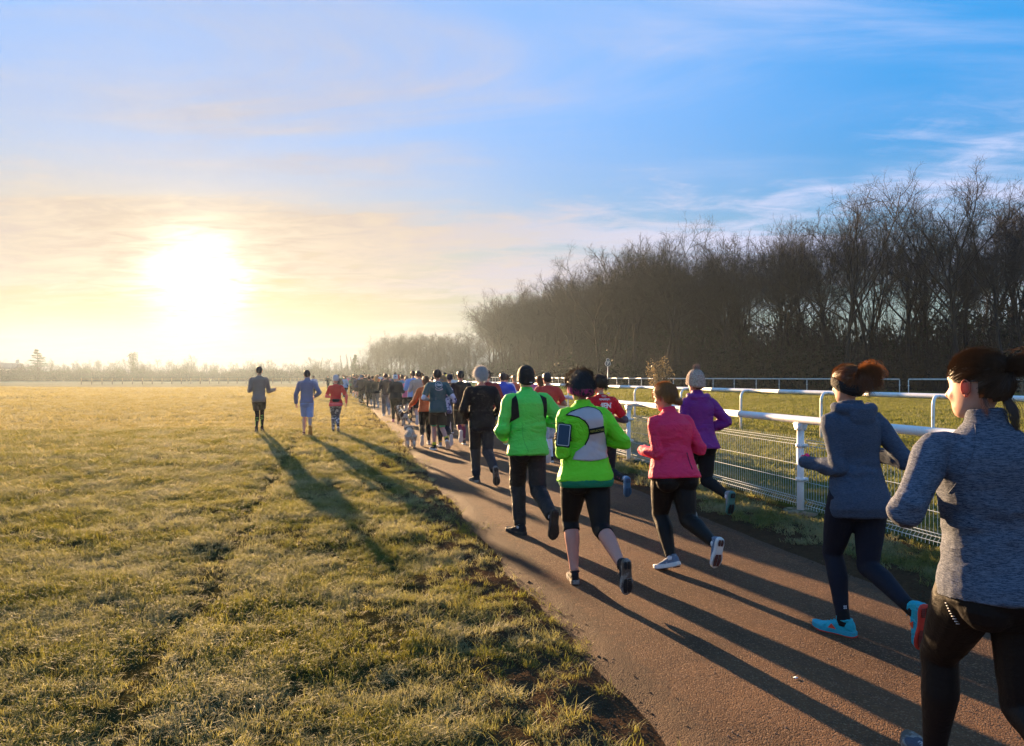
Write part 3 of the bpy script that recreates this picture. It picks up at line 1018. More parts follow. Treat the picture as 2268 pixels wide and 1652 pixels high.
post_me = None
panel_cache = {}
n0, n1 = -3, 20
for i in range(n0, n1):
    t = tA + STEP * i
    det = i < 8
    b = MB()
    b.tube([(0, 0, -0.3), (0, 0, 1.075)], 0.042, 14 if det else 8)
    b.add([Vector((x, y, z)) for z, a in ((0.99, 0.042), (1.07, 0.075)) for x, y in ((-0.05, -a), (0.05, -a), (0.05, a), (-0.05, a))],
          [(0, 1, 5, 4), (1, 2, 6, 5), (2, 3, 7, 6), (3, 0, 4, 7), (4, 5, 6, 7)])
    p = b.build('post', white_m, fence)
    p.location = fpos(t)
    p.rotation_euler = (0, 0, HEAD)
    if det:
        for z in (0.80, 0.39):
            c = MB()
            c.tube([(0, 0, z - 0.022), (0, 0, z + 0.022)], 0.056, 16)
            c.box((0.065, 0.0, z), (0.022, 0.03, 0.02))
            c.box((-0.0, -0.064, z), (0.012, 0.016, 0.014))
            c.build('collar', white_m, p)
            c = MB(); c.tube([(-0.012, -0.076, z), (0.012, -0.076, z)], 0.008, 6); c.build('bolt', bolt_m, p)
        pad = MB()
        rp = random.Random(i)
        ring = [Vector((math.cos(k / 18 * 6.283) * 0.20 * rp.uniform(0.9, 1.1), math.sin(k / 18 * 6.283) * 0.20 * rp.uniform(0.9, 1.1), 0)) for k in range(18)]
        pad.add([v + Vector((0, 0, -0.10)) for v in ring] + [v + Vector((0, 0, 0.012)) for v in ring] + [v * 0.86 + Vector((0, 0, 0.022)) for v in ring],
                [(k, (k + 1) % 18, 18 + (k + 1) % 18, 18 + k) for k in range(18)] + [(18 + k, 18 + (k + 1) % 18, 36 + (k + 1) % 18, 36 + k) for k in range(18)] + [tuple(36 + k for k in range(18))])
        pad.build('concrete_pad', pad_m, p)
    # rail length with a visible joint
    b = MB()
    t0_, t1_ = t - STEP / 2 + 0.004, t + STEP / 2 - 0.004
    oval_rail(b, [fpos(t0_ + (t1_ - t0_) * k / 3, 0, 1.115) for k in range(4)], 0.052, 0.047, 18 if det else 10)
    b.build('rail', white_m, fence)
    # mesh panel: bent welded wires
    if i < n1 - 1:
        lod = 0 if i < 5 else 1
        if lod not in panel_cache:
            m = MB()
            L = STEP - 0.06
            fold = [(0.035, 0.0), (0.075, 0.0), (0.115, 0.032), (0.155, 0.0), (0.76, 0.0), (0.80, 0.0), (0.835, 0.032), (0.87, 0.0), (0.905, 0.0)]
            nn = int(L / 0.047)
            wr = 0.0030 if lod == 0 else 0.0036
            for k in range(nn + 1):
                y = 0.03 + L * k / nn
                m.tube([(0.055 + o, y, z) for z, o in fold], wr, 4 if lod == 0 else 3, False)
            for z, o in ((0.075, 0), (0.115, 0.032), (0.155, 0), (0.36, 0), (0.56, 0), (0.80, 0), (0.835, 0.032), (0.87, 0)):
                m.tube([(0.051 + o, 0.03, z), (0.051 + o, 0.03 + L, z)], wr * 1.15, 4, False)
            panel_cache[lod] = mesh_data('mesh_panel', m, wire_m)
        q = link(bpy.data.objects.new('mesh_panel', panel_cache[lod]), fence)
        q.location = fpos(t)
        q.rotation_euler = (0, 0, HEAD)

# running rail on swan neck posts across the turf
def x2(Y):
    return 8.0 - 0.38 * (Y - 18.4) + 0.0009 * max(0.0, Y - 18.4) ** 2


run = empty('running_rail', (8.0, 18.4, 0.0))
tag(run, 'white running rail on swan neck posts across the turf', 'fence')
ys = [8.0 + 2.85 * i for i in range(24)]
for i, Y in enumerate(ys[:-1]):
    Y2 = ys[i + 1]
    b = MB()
    oval_rail(b, [Vector((x2(Y + (Y2 - Y) * k), Y + (Y2 - Y) * k, 1.20)) - run.location for k in (0.002, 0.33, 0.66, 0.998)], 0.085, 0.060, 12)
    b.build('rail', white_m, run)
    Yp = Y + 1.2
    q = Vector((x2(Yp), Yp, 0.0))
    d = Vector((x2(Yp + 0.5) - x2(Yp - 0.5), 1.0, 0)).normalized()
    sd = Vector((-d.y, d.x, 0)).normalized()       # neck leans from the left of the rail
    base = q + sd * 0.52 - d * 0.25
    g0 = float(ground_h(np.array([base.x]), np.array([base.y]))[0])
    pts = [base + Vector((0, 0, g0 - 0.2)), base + Vector((0, 0, 0.55)), base + Vector((0, 0, 0.98))]
    for k in range(1, 8):
        a = math.pi / 2 * k / 7
        pts.append(base + (q - base) * (0.42 * (1 - math.cos(a))) + Vector((0, 0, 0.98 + 0.22 * math.sin(a))))
    pts.append(q + Vector((0, 0, 1.205)))
    b = MB()
    b.tube([p - run.location for p in pts], 0.034, 10)
    b.build('post', white_m, run)

# far rail below the wood, in two lengths
def far_rail(line, label, step, h, netting=True):
    L = []
    for (x0, y0), (x1, y1) in zip(line[:-1], line[1:]):
        n = max(1, int(math.hypot(x1 - x0, y1 - y0) / step))
        L += [Vector((x0 + (x1 - x0) * k / n, y0 + (y1 - y0) * k / n, 0)) for k in range(n)]
    L.append(Vector((*line[-1], 0)))
    root = empty('far_rail', tuple(L[0]))
    tag(root, label, 'fence')
    rr = random.Random(4)
    for i, p in enumerate(L):
        z = float(ground_h(np.array([p.x]), np.array([p.y]))[0])
        b = MB(); b.tube([(0, 0, z - 0.2), (0, 0, h)], 0.035, 6); b.box((0, 0, h * 0.62), (0.05, 0.05, 0.04))
        q = b.build('post', white_m, root); q.location = p - L[0]
        if i + 1 < len(L):
            e = L[i + 1] - p
            b = MB(); oval_rail(b, [Vector((0, 0, h + 0.05)) + e * 0.003, e * 0.997 + Vector((0, 0, h + 0.05))], 0.07, 0.06, 8)
            q = b.build('rail', white_m, root); q.location = p - L[0]
            b = MB()
            for zz in (0.35, 0.65, 0.95):
                b.tube([Vector((0, 0, zz)), e + Vector((0, 0, zz))], 0.008, 3, False)
            q = b.build('wire', tape_m, root); q.location = p - L[0]
    return root


far_rail([(35.2, 62), (27, 69), (16.3, 78), (9.5, 90), (4.6, 105), (-0.3, 125), (-7, 150)], 'far white rail on thin posts at the foot of the wood', 2.2, 1.28)
far_rail([(46, 55), (33.4, 57.5)], 'short far white rail starting right of the gap below the wood', 2.6, 1.30)
gate = empty('wooden_gate', (at(2222, 832, 55).x, 55.0, 0))
tag(gate, 'brown wooden post and rail gate at the right edge below the wood', 'gate')
for i, dx in enumerate((0.0, 1.5, 3.0)):
    b = MB(); b.box((dx, 0.02 * i, 0.85), (0.09, 0.09, 1.05 - 0.12 * i)); b.build('post', wood_m, gate, False)
for z in (0.55, 1.0, 1.45):
    b = MB(); b.box((1.5, -0.12, z), (1.75, 0.025, 0.07)); b.build('bar', wood_m, gate, False)

# furlong board
sign = empty('number_board', (at(1346, 838, 71).x, 71.0, 0.0))
tag(sign, 'round grey number board with a white 7 on a thin pole below the wood', 'sign')
disc_m = mat('board_grey', (0.10, 0.11, 0.12), rough=0.5, nscale=5, namt=0.1)
b = MB(); b.tube([(0, 0, -0.1), (0, 0, 2.7)], 0.035, 8); b.build('pole', white_m, sign)


def disc(name, r_, z, y0, y1, m, parent, n=28):
    mb = MB()
    ring = [(math.cos(k / n * 6.2832) * r_, math.sin(k / n * 6.2832) * r_) for k in range(n)]
    mb.add([Vector((x, y0, z + q)) for x, q in ring] + [Vector((x, y1, z + q)) for x, q in ring],
           [tuple(range(n)), tuple(n + k for k in range(n - 1, -1, -1))] + [(k, n + k, n + (k + 1) % n, (k + 1) % n) for k in range(n)])
    return mb.build(name, m, parent, False)


bd = disc('board', 0.30, 2.92, -0.08, -0.04, white_m, sign)
disc('face', 0.265, 2.92, -0.092, -0.08, disc_m, sign)
disc('top_board', 0.17, 3.30, -0.07, -0.04, white_m, sign)
disc('top_face', 0.14, 3.30, -0.082, -0.07, disc_m, sign)


def text_mesh(body, size, extrude=0.002, bold=0.0):
    cu = bpy.data.curves.new('lettering', 'FONT')
    cu.body = body
    cu.size = size
    cu.align_x = 'CENTER'
    cu.align_y = 'CENTER'
    cu.extrude = extrude
    cu.offset = bold
    cu.resolution_u = 3
    o = bpy.data.objects.new('lettering', cu)
    COL.objects.link(o)
    dg = bpy.context.evaluated_depsgraph_get()
    me = bpy.data.meshes.new_from_object(o.evaluated_get(dg))
    bpy.data.objects.remove(o)
    bpy.data.curves.remove(cu)
    return me


me = text_mesh('7', 0.46, 0.004, 0.012)
me.materials.append(white_m)
o = link(bpy.data.objects.new('numeral', me), sign)
o.location = (0, -0.098, 2.92)
o.rotation_euler = (R(90), 0, 0)

# low post and rail fence at the far side of the meadow
mf = empty('meadow_fence', ((200 - CX) / FPX * 128, 128, 0))
tag(mf, 'low misty post and rail fence across the far side of the meadow', 'fence')
x_a, x_b = (180 - CX) / FPX * 128, (790 - CX) / FPX * 146
nf = 30
pf = [Vector((x_a + (x_b - x_a) * k / nf, 128 + 18 * k / nf, 0)) for k in range(nf + 1)]
for k, p in enumerate(pf):
    b = MB(); b.box((0, 0, 0.55), (0.06, 0.06, 0.65)); q = b.build('post', wood_m, mf, False); q.location = p - mf.location
    if k < nf:
        e = pf[k + 1] - p
        for z in (0.55, 1.0):
            b = MB(); b.tube([Vector((0, -0.08, z)), e + Vector((0, -0.08, z))], 0.045, 4); q = b.build('bar', wood_m, mf, False); q.location = p - mf.location
# ------------------------------------------------------------------ people: tools
def h3(a, b, c, s):
    v = np.sin(a * 127.1 + b * 311.7 + c * 74.7 + s * 53.3) * 43758.5453
    return (v - np.floor(v)) * 2 - 1


def n3(p, seed=0.0):
    """smooth value noise in space, about -1..1"""
    i = np.floor(p)
    f = p - i
    f = f * f * (3 - 2 * f)
    x, y, z = i[:, 0], i[:, 1], i[:, 2]
    fx, fy, fz = f[:, 0], f[:, 1], f[:, 2]

    def L(dz):
        a = h3(x, y, z + dz, seed) * (1 - fx) + h3(x + 1, y, z + dz, seed) * fx
        b = h3(x, y + 1, z + dz, seed) * (1 - fx) + h3(x + 1, y + 1, z + dz, seed) * fx
        return a * (1 - fy) + b * fy
    return L(0) * (1 - fz) + L(1) * fz


def spline(pts, per=4):
    """Catmull-Rom through the points"""
    P = [Vector(p) for p in pts]
    P = [P[0] * 2 - P[1]] + P + [P[-1] * 2 - P[-2]]
    out = []
    for i in range(1, len(P) - 2):
        for k in range(per):
            t = k / per
            a, b, c, d = P[i - 1], P[i], P[i + 1], P[i + 2]
            out.append(0.5 * ((2 * b) + (c - a) * t + (2 * a - 5 * b + 4 * c - d) * t * t + (3 * b - a - 3 * c + d) * t ** 3))
    out.append(P[-2])
    return out


def lerp_list(v, n):
    """resample a list of numbers to n values, smoothly"""
    x = np.linspace(0, 1, len(v))
    X = np.linspace(0, 1, n)
    return list(np.interp(X, x, v))


def limb(mb, pts, radii, per=4, n=14, sx=1.0):
    q = spline(pts, per)
    mb.tube(q, lerp_list(radii, len(q)), n, True, sx)


def ball(mb, c, rad, axes=None, n=14):
    """ellipsoid"""
    c = Vector(c)
    ax = axes or (Vector((1, 0, 0)), Vector((0, 1, 0)), Vector((0, 0, 1)))
    vs, fs = [], []
    m = n // 2
    for i in range(1, m):
        t = math.pi * i / m
        for k in range(n):
            p = 2 * math.pi * k / n
            vs.append(c + ax[0] * (rad[0] * math.sin(t) * math.cos(p)) + ax[1] * (rad[1] * math.sin(t) * math.sin(p)) + ax[2] * (rad[2] * math.cos(t)))
    for i in range(m - 2):
        for k in range(n):
            fs.append((i * n + k, (i + 1) * n + k, (i + 1) * n + (k + 1) % n, i * n + (k + 1) % n))
    top, bot = len(vs), len(vs) + 1
    vs += [c + ax[2] * rad[2], c - ax[2] * rad[2]]
    for k in range(n):
        fs.append((top, k, (k + 1) % n))
        fs.append((bot, (m - 2) * n + (k + 1) % n, (m - 2) * n + k))
    mb.add(vs, fs)


def loft(mb, secs, n=22, e=2.3):
    """closed body through sections (centre, half axis u, half axis v), superelliptic"""
    vs, fs = [], []
    for c, u, v in secs:
        for k in range(n):
            t = 2 * math.pi * k / n
            cs, sn = math.cos(t), math.sin(t)
            vs.append(c + u * (abs(cs) ** (2 / e) * (1 if cs >= 0 else -1)) + v * (abs(sn) ** (2 / e) * (1 if sn >= 0 else -1)))
    for i in range(len(secs) - 1):
        for k in range(n):
            fs.append((i * n + k, i * n + (k + 1) % n, (i + 1) * n + (k + 1) % n, (i + 1) * n + k))
    fs.append(tuple(range(n - 1, -1, -1)))
    fs.append(tuple((len(secs) - 1) * n + k for k in range(n)))
    mb.add(vs, fs)


def fuse(mb, voxel, smooth=4):
    """one continuous skin over all overlapping volumes"""
    me = bpy.data.meshes.new('tmp')
    me.from_pydata(mb.v, [], mb.f)
    o = bpy.data.objects.new('tmp', me)
    COL.objects.link(o)
    md = o.modifiers.new('r', 'REMESH'); md.mode = 'VOXEL'; md.voxel_size = voxel
    if smooth:
        sm = o.modifiers.new('s', 'SMOOTH'); sm.factor = 0.5; sm.iterations = smooth
    dg = bpy.context.evaluated_depsgraph_get()
    out = bpy.data.meshes.new_from_object(o.evaluated_get(dg))
    bpy.data.objects.remove(o); bpy.data.meshes.remove(me)
    return out


def push(me, fn):
    """move vertices along their normals by fn(co, no)"""
    n = len(me.vertices)
    co = np.empty(n * 3, np.float32); me.vertices.foreach_get('co', co); co = co.reshape(-1, 3).astype(float)
    no = np.empty(n * 3, np.float32); me.vertex_normals.foreach_get('vector', no); no = no.reshape(-1, 3).astype(float)
    co = co + no * fn(co, no)[:, None]
    me.vertices.foreach_set('co', co.astype(np.float32).ravel())
    me.update()


def put(me, name, mats, parent, smooth=True):
    me.name = name
    if len(me.materials):
        me.materials.clear()
    for m in (mats if isinstance(mats, (list, tuple)) else [mats]):
        me.materials.append(m)
    if smooth:
        me.polygons.foreach_set('use_smooth', [True] * len(me.polygons))
    return link(bpy.data.objects.new(name, me), parent)


def folds(amp, seed, fz=11.0, fx=5.0, tilt=0.35, bands=()):
    """cloth folds: warped ridges, stronger near the given heights"""
    def fn(co, no):
        w_ = n3(co * 4.0 + 3.1, seed) * 0.55 + n3(co * 9.0, seed + 2) * 0.2
        q = np.stack([co[:, 0] * fx + w_, co[:, 1] * fx * 0.8, co[:, 2] * fz + tilt * fz * np.abs(co[:, 0]) + w_], -1)
        r = 1 - 2 * np.abs(n3(q, seed + 5))
        r2 = 1 - 2 * np.abs(n3(q * 2.1 + 7.7, seed + 6))
        k = np.full(len(co), 0.45)
        for z, s in bands:
            k += np.exp(-((co[:, 2] - z) / s) ** 2)
        return amp * k * (r * 0.7 + r2 * 0.3)
    return fn


PROF = {
    'm': [(-0.13, .140, .100, -.015), (-0.07, .166, .122, -.018), (0, .170, .126, -.014), (.08, .162, .112, -.004), (.16, .155, .104, .002),
          (.24, .160, .108, .002), (.32, .174, .118, -.004), (.40, .186, .122, -.008), (.455, .186, .114, -.012), (.50, .155, .092, -.012),
          (.535, .100, .072, -.008), (.565, .064, .061, .004), (.63, .055, .057, .016)],
    'f': [(-0.13, .145, .108, -.018), (-0.07, .176, .130, -.022), (0, .176, .130, -.016), (.08, .158, .112, -.004), (.16, .138, .098, .004),
          (.24, .140, .100, .006), (.32, .154, .114, .004), (.40, .162, .116, -.004), (.455, .160, .104, -.012), (.50, .132, .084, -.012),
          (.535, .086, .064, -.008), (.565, .056, .055, .004), (.63, .047, .050, .016)],
}


def prof(sex, h):
    P = PROF[sex]
    hs = [p[0] for p in P]
    return [float(np.interp(h, hs, [p[i] for p in P])) for i in (1, 2, 3)]


class Figure:
    """joints of one running person; +y is forward, origin on the ground under the hips"""
    def __init__(self, h=1.72, sex='m', girth=1.0, lean=7, twist=6, hipz=0.885, plant=(-0.075, 0.03), kick=(0.10, -0.46, 0.27), kickpitch=82,
                 stance='L', plantpitch=0, armL=None, armR=None, yaw=0, pitch=-4, roll=0, kickyaw=0, plantyaw=4, shrug=0.0, stand=False, broad=0.0):
        self.h, self.sex, self.girth = h, sex, girth
        k = self.k = h / 1.74
        self.lean, self.twist = R(lean), R(twist)
        sgn = -1 if stance == 'L' else 1
        self.hip = Vector((0, 0, hipz * k))
        up = Vector((0, math.sin(self.lean), math.cos(self.lean)))
        self.up = up
        hw = 0.088 * k
        self.hipj = {'L': self.hip + Vector((-hw, 0, -0.01)), 'R': self.hip + Vector((hw, 0, -0.01))}
        ankle, toe = {}, {}
        other = 'R' if stance == 'L' else 'L'
        pp = R(plantpitch)
        ankle[stance] = Vector((plant[0] * k * (1 if stance == 'L' else -1), plant[1] * k, 0.088 * k + 0.115 * math.sin(max(pp, 0)) * k))
        py = R(plantyaw) * (1 if stance == 'L' else -1)
        toe[stance] = Vector((-math.sin(py) * math.cos(pp), math.cos(py) * math.cos(pp), -math.sin(pp)))
        ankle[other] = Vector((kick[0] * k * (1 if stance == 'L' else -1), kick[1] * k, kick[2] * k))
        kp, ky = R(kickpitch), R(kickyaw)
        toe[other] = Vector((math.sin(ky), math.cos(kp) * math.cos(ky), -math.sin(kp) * math.cos(ky)))
        self.ankle, self.toe, self.knee = ankle, toe, {}
        l1, l2 = 0.435 * k, 0.415 * k
        for s in 'LR':
            H, A = self.hipj[s], ankle[s]
            d = A - H
            D = min(d.length, (l1 + l2) * 0.995)
            dn = d.normalized()
            A2 = H + dn * D
            self.ankle[s] = A2
            a = (l1 * l1 - l2 * l2 + D * D) / (2 * D)
            hh = math.sqrt(max(l1 * l1 - a * a, 0.0))
            pole = Vector((0.10 if s == 'L' else -0.10, 1, 0)) * 1.0
            pole = (pole - dn * pole.dot(dn)).normalized()
            self.knee[s] = H + dn * a + pole * hh
        self.sh = {}
        sw = (0.176 if sex == 'm' else 0.152) * k * (0.6 + 0.4 * girth) + broad
        for s, g in (('L', -1), ('R', 1)):
            c = self.tp(0.47 + shrug)
            u, v = self.taxes(0.47)
            self.sh[s] = c + u * (g * sw) - v * 0.01
        dflt = {'L': ((-0.30, -0.38, -0.88), (0.30, 0.90, 0.22)), 'R': ((0.34, -0.30, -0.88), (-0.42, 0.85, 0.25))}
        self.el, self.wr = {}, {}
        for s, a in (('L', armL), ('R', armR)):
            ud, fd = a or dflt[s]
            self.el[s] = self.sh[s] + Vector(ud).normalized() * 0.295 * k
            self.wr[s] = self.el[s] + Vector(fd).normalized() * 0.245 * k
        yw, pt, rl = R(yaw), R(pitch), R(roll)
        M = Matrix.Rotation(yw, 3, 'Z') @ Matrix.Rotation(pt, 3, 'X') @ Matrix.Rotation(rl, 3, 'Y')
        self.hr, self.hf, self.hu = M @ Vector((1, 0, 0)), M @ Vector((0, 1, 0)), M @ Vector((0, 0, 1))
        self.neck = self.tp(0.575)
        self.hk = 0.5 + 0.5 * k
        self.hc = self.neck + self.hu * (0.128 * self.hk) + self.hf * (0.022 * k)

    def hp(self, x, y, z):
        return self.hc + (self.hr * x + self.hf * y + self.hu * z) * self.hk

    def tp(self, t):
        """centre of the torso at height t above the hips"""
        return self.hip + self.up * (t * self.k)

    def taxes(self, t):
        a = self.twist * (min(max(t, 0), 0.5) / 0.5 - 0.35)
        u = Vector((math.cos(a), math.sin(a), 0))
        v = Vector((-math.sin(a), math.cos(a), 0))
        return u, (v - self.up * v.dot(self.up)).normalized()

    def torso(self, lo, hi, ease=0.0, flare=0.0, steps=12, ex=1.0, extra=None, bulge=0.0):
        out = []
        for i in range(steps + 1):
            t = lo + (hi - lo) * i / steps
            hw, hd, yo = prof(self.sex, t)
            g = self.girth if t < 0.46 else 0.6 + 0.4 * self.girth
            hw, hd = hw * self.k * g + ease, hd * self.k * g + ease
            f = flare * max(0.0, 1 - i / (steps * 0.55))
            if extra:
                f += extra(t)
            if bulge and t < 0.06:
                f += bulge * min(1.0, (0.06 - t) / 0.10)
            u, v = self.taxes(t)
            out.append((self.tp(t) + v * (yo * self.k), u * (hw * ex + f), v * (hd * ex + f)))
        return out

    def head_vol(self, mb):
        k = self.hk
        rows = [(-.118, .022, .074, .030), (-.105, .042, .086, -.005), (-.08, .055, .092, -.045), (-.045, .063, .094, -.072), (-.01, .069, .095, -.088),
                (.03, .073, .096, -.098), (.06, .072, .091, -.098), (.085, .063, .077, -.086), (.105, .045, .054, -.062), (.117, .018, .022, -.028)]
        secs = []
        for z, wd, fr, bk in rows:
            secs.append((self.hp(0, (fr + bk) / 2, z), self.hr * (wd * k), self.hf * ((fr - bk) / 2 * k)))
        loft(mb, secs, 20, 2.15)
        # nose, brow, cheeks, lips
        limb(mb, [self.hp(0, .088, .022), self.hp(0, .104, -.010), self.hp(0, .116, -.030), self.hp(0, .100, -.040)], [.007 * k, .010 * k, .013 * k, .009 * k], 3, 8)
        ball(mb, self.hp(0, .090, .036), (.045 * k, .012 * k, .010 * k), (self.hr, self.hf, self.hu), 10)
        ball(mb, self.hp(0, .090, -.066), (.022 * k, .011 * k, .008 * k), (self.hr, self.hf, self.hu), 10)
        for g in (-1, 1):
            ball(mb, self.hp(.034 * g, .072, -.030), (.024 * k, .020 * k, .024 * k), (self.hr, self.hf, self.hu), 10)

    def ears(self, mb):
        k = self.hk
        for g in (-1, 1):
            ax = (self.hr * g + self.hf * -0.30).normalized()
            c = self.hp(.071 * g, -.006, -.006)
            fw = (self.hf + self.hr * (0.30 * g)).normalized()
            ring = []
            for j in range(15):
                t = R(-60) + R(300) * j / 14 if True else 0
                rx, rz = .0155 * k, (.029 if math.sin(t) > 0 else .025) * k
                back = -math.cos(t + R(0))
                ring.append(c - fw * (rx * math.cos(t - R(90) + R(90))) * 1.0 + self.hu * (rz * math.sin(t)) + ax * ((0.006 + 0.008 * (0.5 + 0.5 * math.cos(t))) * k))
            mb.tube(ring, [0.0026 * k] + [0.0030 * k] * 13 + [0.0040 * k], 6, True)
            ball(mb, c - fw * .001 * k + ax * (.006 * k), (.0050 * k, .0150 * k, .0275 * k), (ax, fw, self.hu), 12)
            ball(mb, c - fw * .0 * k + ax * (.006 * k) - self.hu * .026 * k, (.005 * k, .008 * k, .009 * k), (ax, fw, self.hu), 8)

    def arm_vol(self, mb, s, ease, t1=1.0, shoulder=True, fold=0.0):
        k = self.k * (0.75 + 0.25 * self.girth)
        m = 1.0 if self.sex == 'm' else 0.86
        S, E, W = self.sh[s], self.el[s], self.wr[s]
        inn = self.tp(0.455) + (S - self.tp(0.47)) * 0.45
        pts = [inn, S, S.lerp(E, 0.4), S.lerp(E, 0.8), E + (E - S.lerp(W, 0.5)).normalized() * 0.008, E.lerp(W, 0.3), E.lerp(W, 0.7), W]
        rad = [.058, .064, .056, .047, .044, .046, .037, .029]
        n = 1 + int(round((len(pts) - 1) * t1))
        limb(mb, pts[:n], [r_ * k * m + ease for r_ in rad[:n]], 3, 14)

    def leg_vol(self, mb, s, ease, t0=0.0, t1=1.0, loose=None):
        k = self.k * (0.25 + 0.75 * self.girth)
        m = 1.0 if self.sex == 'm' else 1.04
        H, K, A = self.hipj[s], self.knee[s], self.ankle[s]
        back = Vector((0, -1, 0))
        ax = (A - K).normalized()
        cb = (back - ax * back.dot(ax)).normalized() * (0.016 * k)
        pts = [H + Vector((0, -.012, 0.03)), H.lerp(K, 0.3), H.lerp(K, 0.62), H.lerp(K, 0.88), K, K.lerp(A, 0.16) + cb * 0.6, K.lerp(A, 0.36) + cb, K.lerp(A, 0.62) + cb * 0.4, K.lerp(A, 0.86), A]
        rad = [.096, .090, .078, .062, .058, .056, .058, .047, .037, .035]
        q = spline(pts, 3)
        rr = [r_ * k * m + ease for r_ in lerp_list(rad, len(q))]
        if loose:
            n_ = len(q)
            rr = [max(r_, loose[0] + (loose[1] - loose[0]) * i / n_) for i, r_ in enumerate(rr)]
        a, b = int(t0 * (len(q) - 1)), int(round(t1 * (len(q) - 1)))
        mb.tube(q[a:b + 1], rr[a:b + 1], 16, True)

    def glutes(self, mb, ease):
        k = self.k * self.girth
        for g in (-1, 1):
            ball(mb, self.hip + Vector((g * .078 * k, -.066 * k, -.045 * k)), (.086 * k + ease, .078 * k + ease, .092 * k + ease))

    def hand_mesh(self, mb, s, curl=1.0):
        """palm, four unequal curled fingers and a thumb"""
        k = self.k * (1.0 if self.sex == 'm' else 0.92)
        W = self.wr[s]
        d = (W - self.el[s]).normalized()
        g = -1 if s == 'L' else 1
        inward = Vector((-g, 0, 0.1))
        pn = (inward - d * inward.dot(d)).normalized()      # palm looks at the body
        th = pn.cross(d) * (1 if s == 'L' else -1)           # towards the thumb
        if th.z < 0:
            th = -th
        P = lambda a, b, c: W + (d * a + th * b + pn * c) * k
        secs = []
        for a, hw, ht in ((-.025, .024, .020), (0, .027, .020), (.03, .036, .019), (.065, .042, .017), (.088, .041, .014)):
            secs.append((P(a, 0, 0), th * (hw * k), pn * (ht * k)))
        loft(mb, secs, 12, 2.6)
        for j, (b, l) in enumerate(((.030, .072), (.010, .080), (-.011, .074), (-.031, .058))):
            c1, c2, c3 = R(50 * curl), R(125 * curl), R(185 * curl)
            p = [P(.08, b, 0)]
            cur = P(.088, b, .002)
            p.append(cur.copy())
            for ang, f in ((c1, .45), (c2, .30), (c3, .25)):
                cur = cur + (d * math.cos(ang) + pn * math.sin(ang)) * (l * f * k)
                p.append(cur.copy())
            mb.tube(spline(p, 2), lerp_list([.0095 * k, .0095 * k, .0088 * k, .008 * k, .0065 * k], 9), 8, True)
        p = [P(.012, .024, .004), P(.040, .046, .012), P(.066, .046, .026), P(.086, .036, .034)]
        mb.tube(spline(p, 2), lerp_list([.013 * k, .0115 * k, .010 * k, .0075 * k], 7), 8, True)

    def foot_frame(self, s):
        f = self.toe[s].normalized()
        side = Vector((1, 0, 0))
        u = side.cross(f)
        if u.length < 1e-3:
            u = Vector((0, 0, 1))
        u.normalize()
        r_ = f.cross(u).normalized()
        return f, u, r_


SKIN = {'pale': mat('skin_pale', (0.50, 0.275, 0.20), rough=0.5, spec=0.35, nscale=30, namt=0.08, bump=0.00015, bscale=200),
        'tan': mat('skin_tan', (0.40, 0.225, 0.15), rough=0.5, spec=0.35, nscale=30, namt=0.08),
        'brown': mat('skin_brown', (0.20, 0.11, 0.07), rough=0.45, spec=0.4, nscale=30, namt=0.08),
        'rosy': mat('skin_rosy', (0.52, 0.225, 0.165), rough=0.5, spec=0.35, nscale=25, namt=0.12)}


EAR = mat('ear_skin', (0.54, 0.18, 0.12), rough=0.55, spec=0.2, nscale=30, namt=0.08, transl=0.42)


def fab(name, c, **kw):
    d = dict(rough=0.8, spec=0.2, sheen=0.0, nscale=9, namt=0.12, bump=0.0015, bscale=90, bdetail=4.0, crease=0.030, cscale=7.0)
    d.update(kw)
    return mat(name, c, **d)


def marl(name, dark, light, sc=26.0):
    """heathered knit: fine uneven streaks running across"""
    if name in MATS:
        return MATS[name]
    m = bpy.data.materials.new(name)
    m.use_nodes = True
    t = NT(m.node_tree)
    co = t.n('ShaderNodeTexCoord').outputs['Object']
    a = t.noise(t.mapping(co, (1, 1, 8.5)), sc, 5.0, 0.75, 0.15)
    b = t.noise(t.mapping(co, (1, 1, 4.0)), sc * 3.3, 3.0, 0.7)
    f = t.ss(t.math('ADD', t.math('MULTIPLY', a, 0.7), t.math('MULTIPLY', b, 0.3)), 0.38, 0.62)
    c = t.mix(f, dark, light)
    big = t.noise(co, 5.0, 3.0, 0.6)
    h = t.math('ADD', t.math('MULTIPLY', f, 0.25), t.math('MULTIPLY', t.noise(t.mapping(co, (1, 1, 2.2)), 7.0, 4.0, 0.6), 3.0))
    bp = t.n('ShaderNodeBump', {'Strength': 1.0, 'Distance': 0.004, 'Height': h}).outputs[0]
    p = t.n('ShaderNodeBsdfPrincipled', {'Base Color': c, 'Roughness': 0.85, 'Specular IOR Level': 0.2, 'Normal': bp})
    t.n('ShaderNodeOutputMaterial', {'Surface': p})
    MATS[name] = m
    return m


def hairmat(name, c, transl=0.35):
    return mat(name, c, rough=0.42, spec=0.5, nscale=55, namt=0.7, transl=transl, stretch=(1, 1, 0.25))


def ribbons(mb, curves, wid):
    """thin tapering hairs"""
    for pts in curves:
        n = len(pts)
        vs = []
        for i, p in enumerate(pts):
            d = (pts[min(i + 1, n - 1)] - pts[max(i - 1, 0)])
            a = d.cross(Vector((0.37, 0.9, 0.2)))
            a = a.normalized() if a.length > 1e-6 else Vector((1, 0, 0))
            w_ = wid * (1 - 0.75 * i / (n - 1))
            vs += [p - a * w_, p + a * w_]
        mb.add(vs, [(2 * i, 2 * i + 1, 2 * i + 3, 2 * i + 2) for i in range(n - 1)])


def sq(v, p=2.5):
    k = (abs(v.x) ** p + abs(v.y) ** p + abs(v.z) ** p) ** (1 / p)
    return v / k


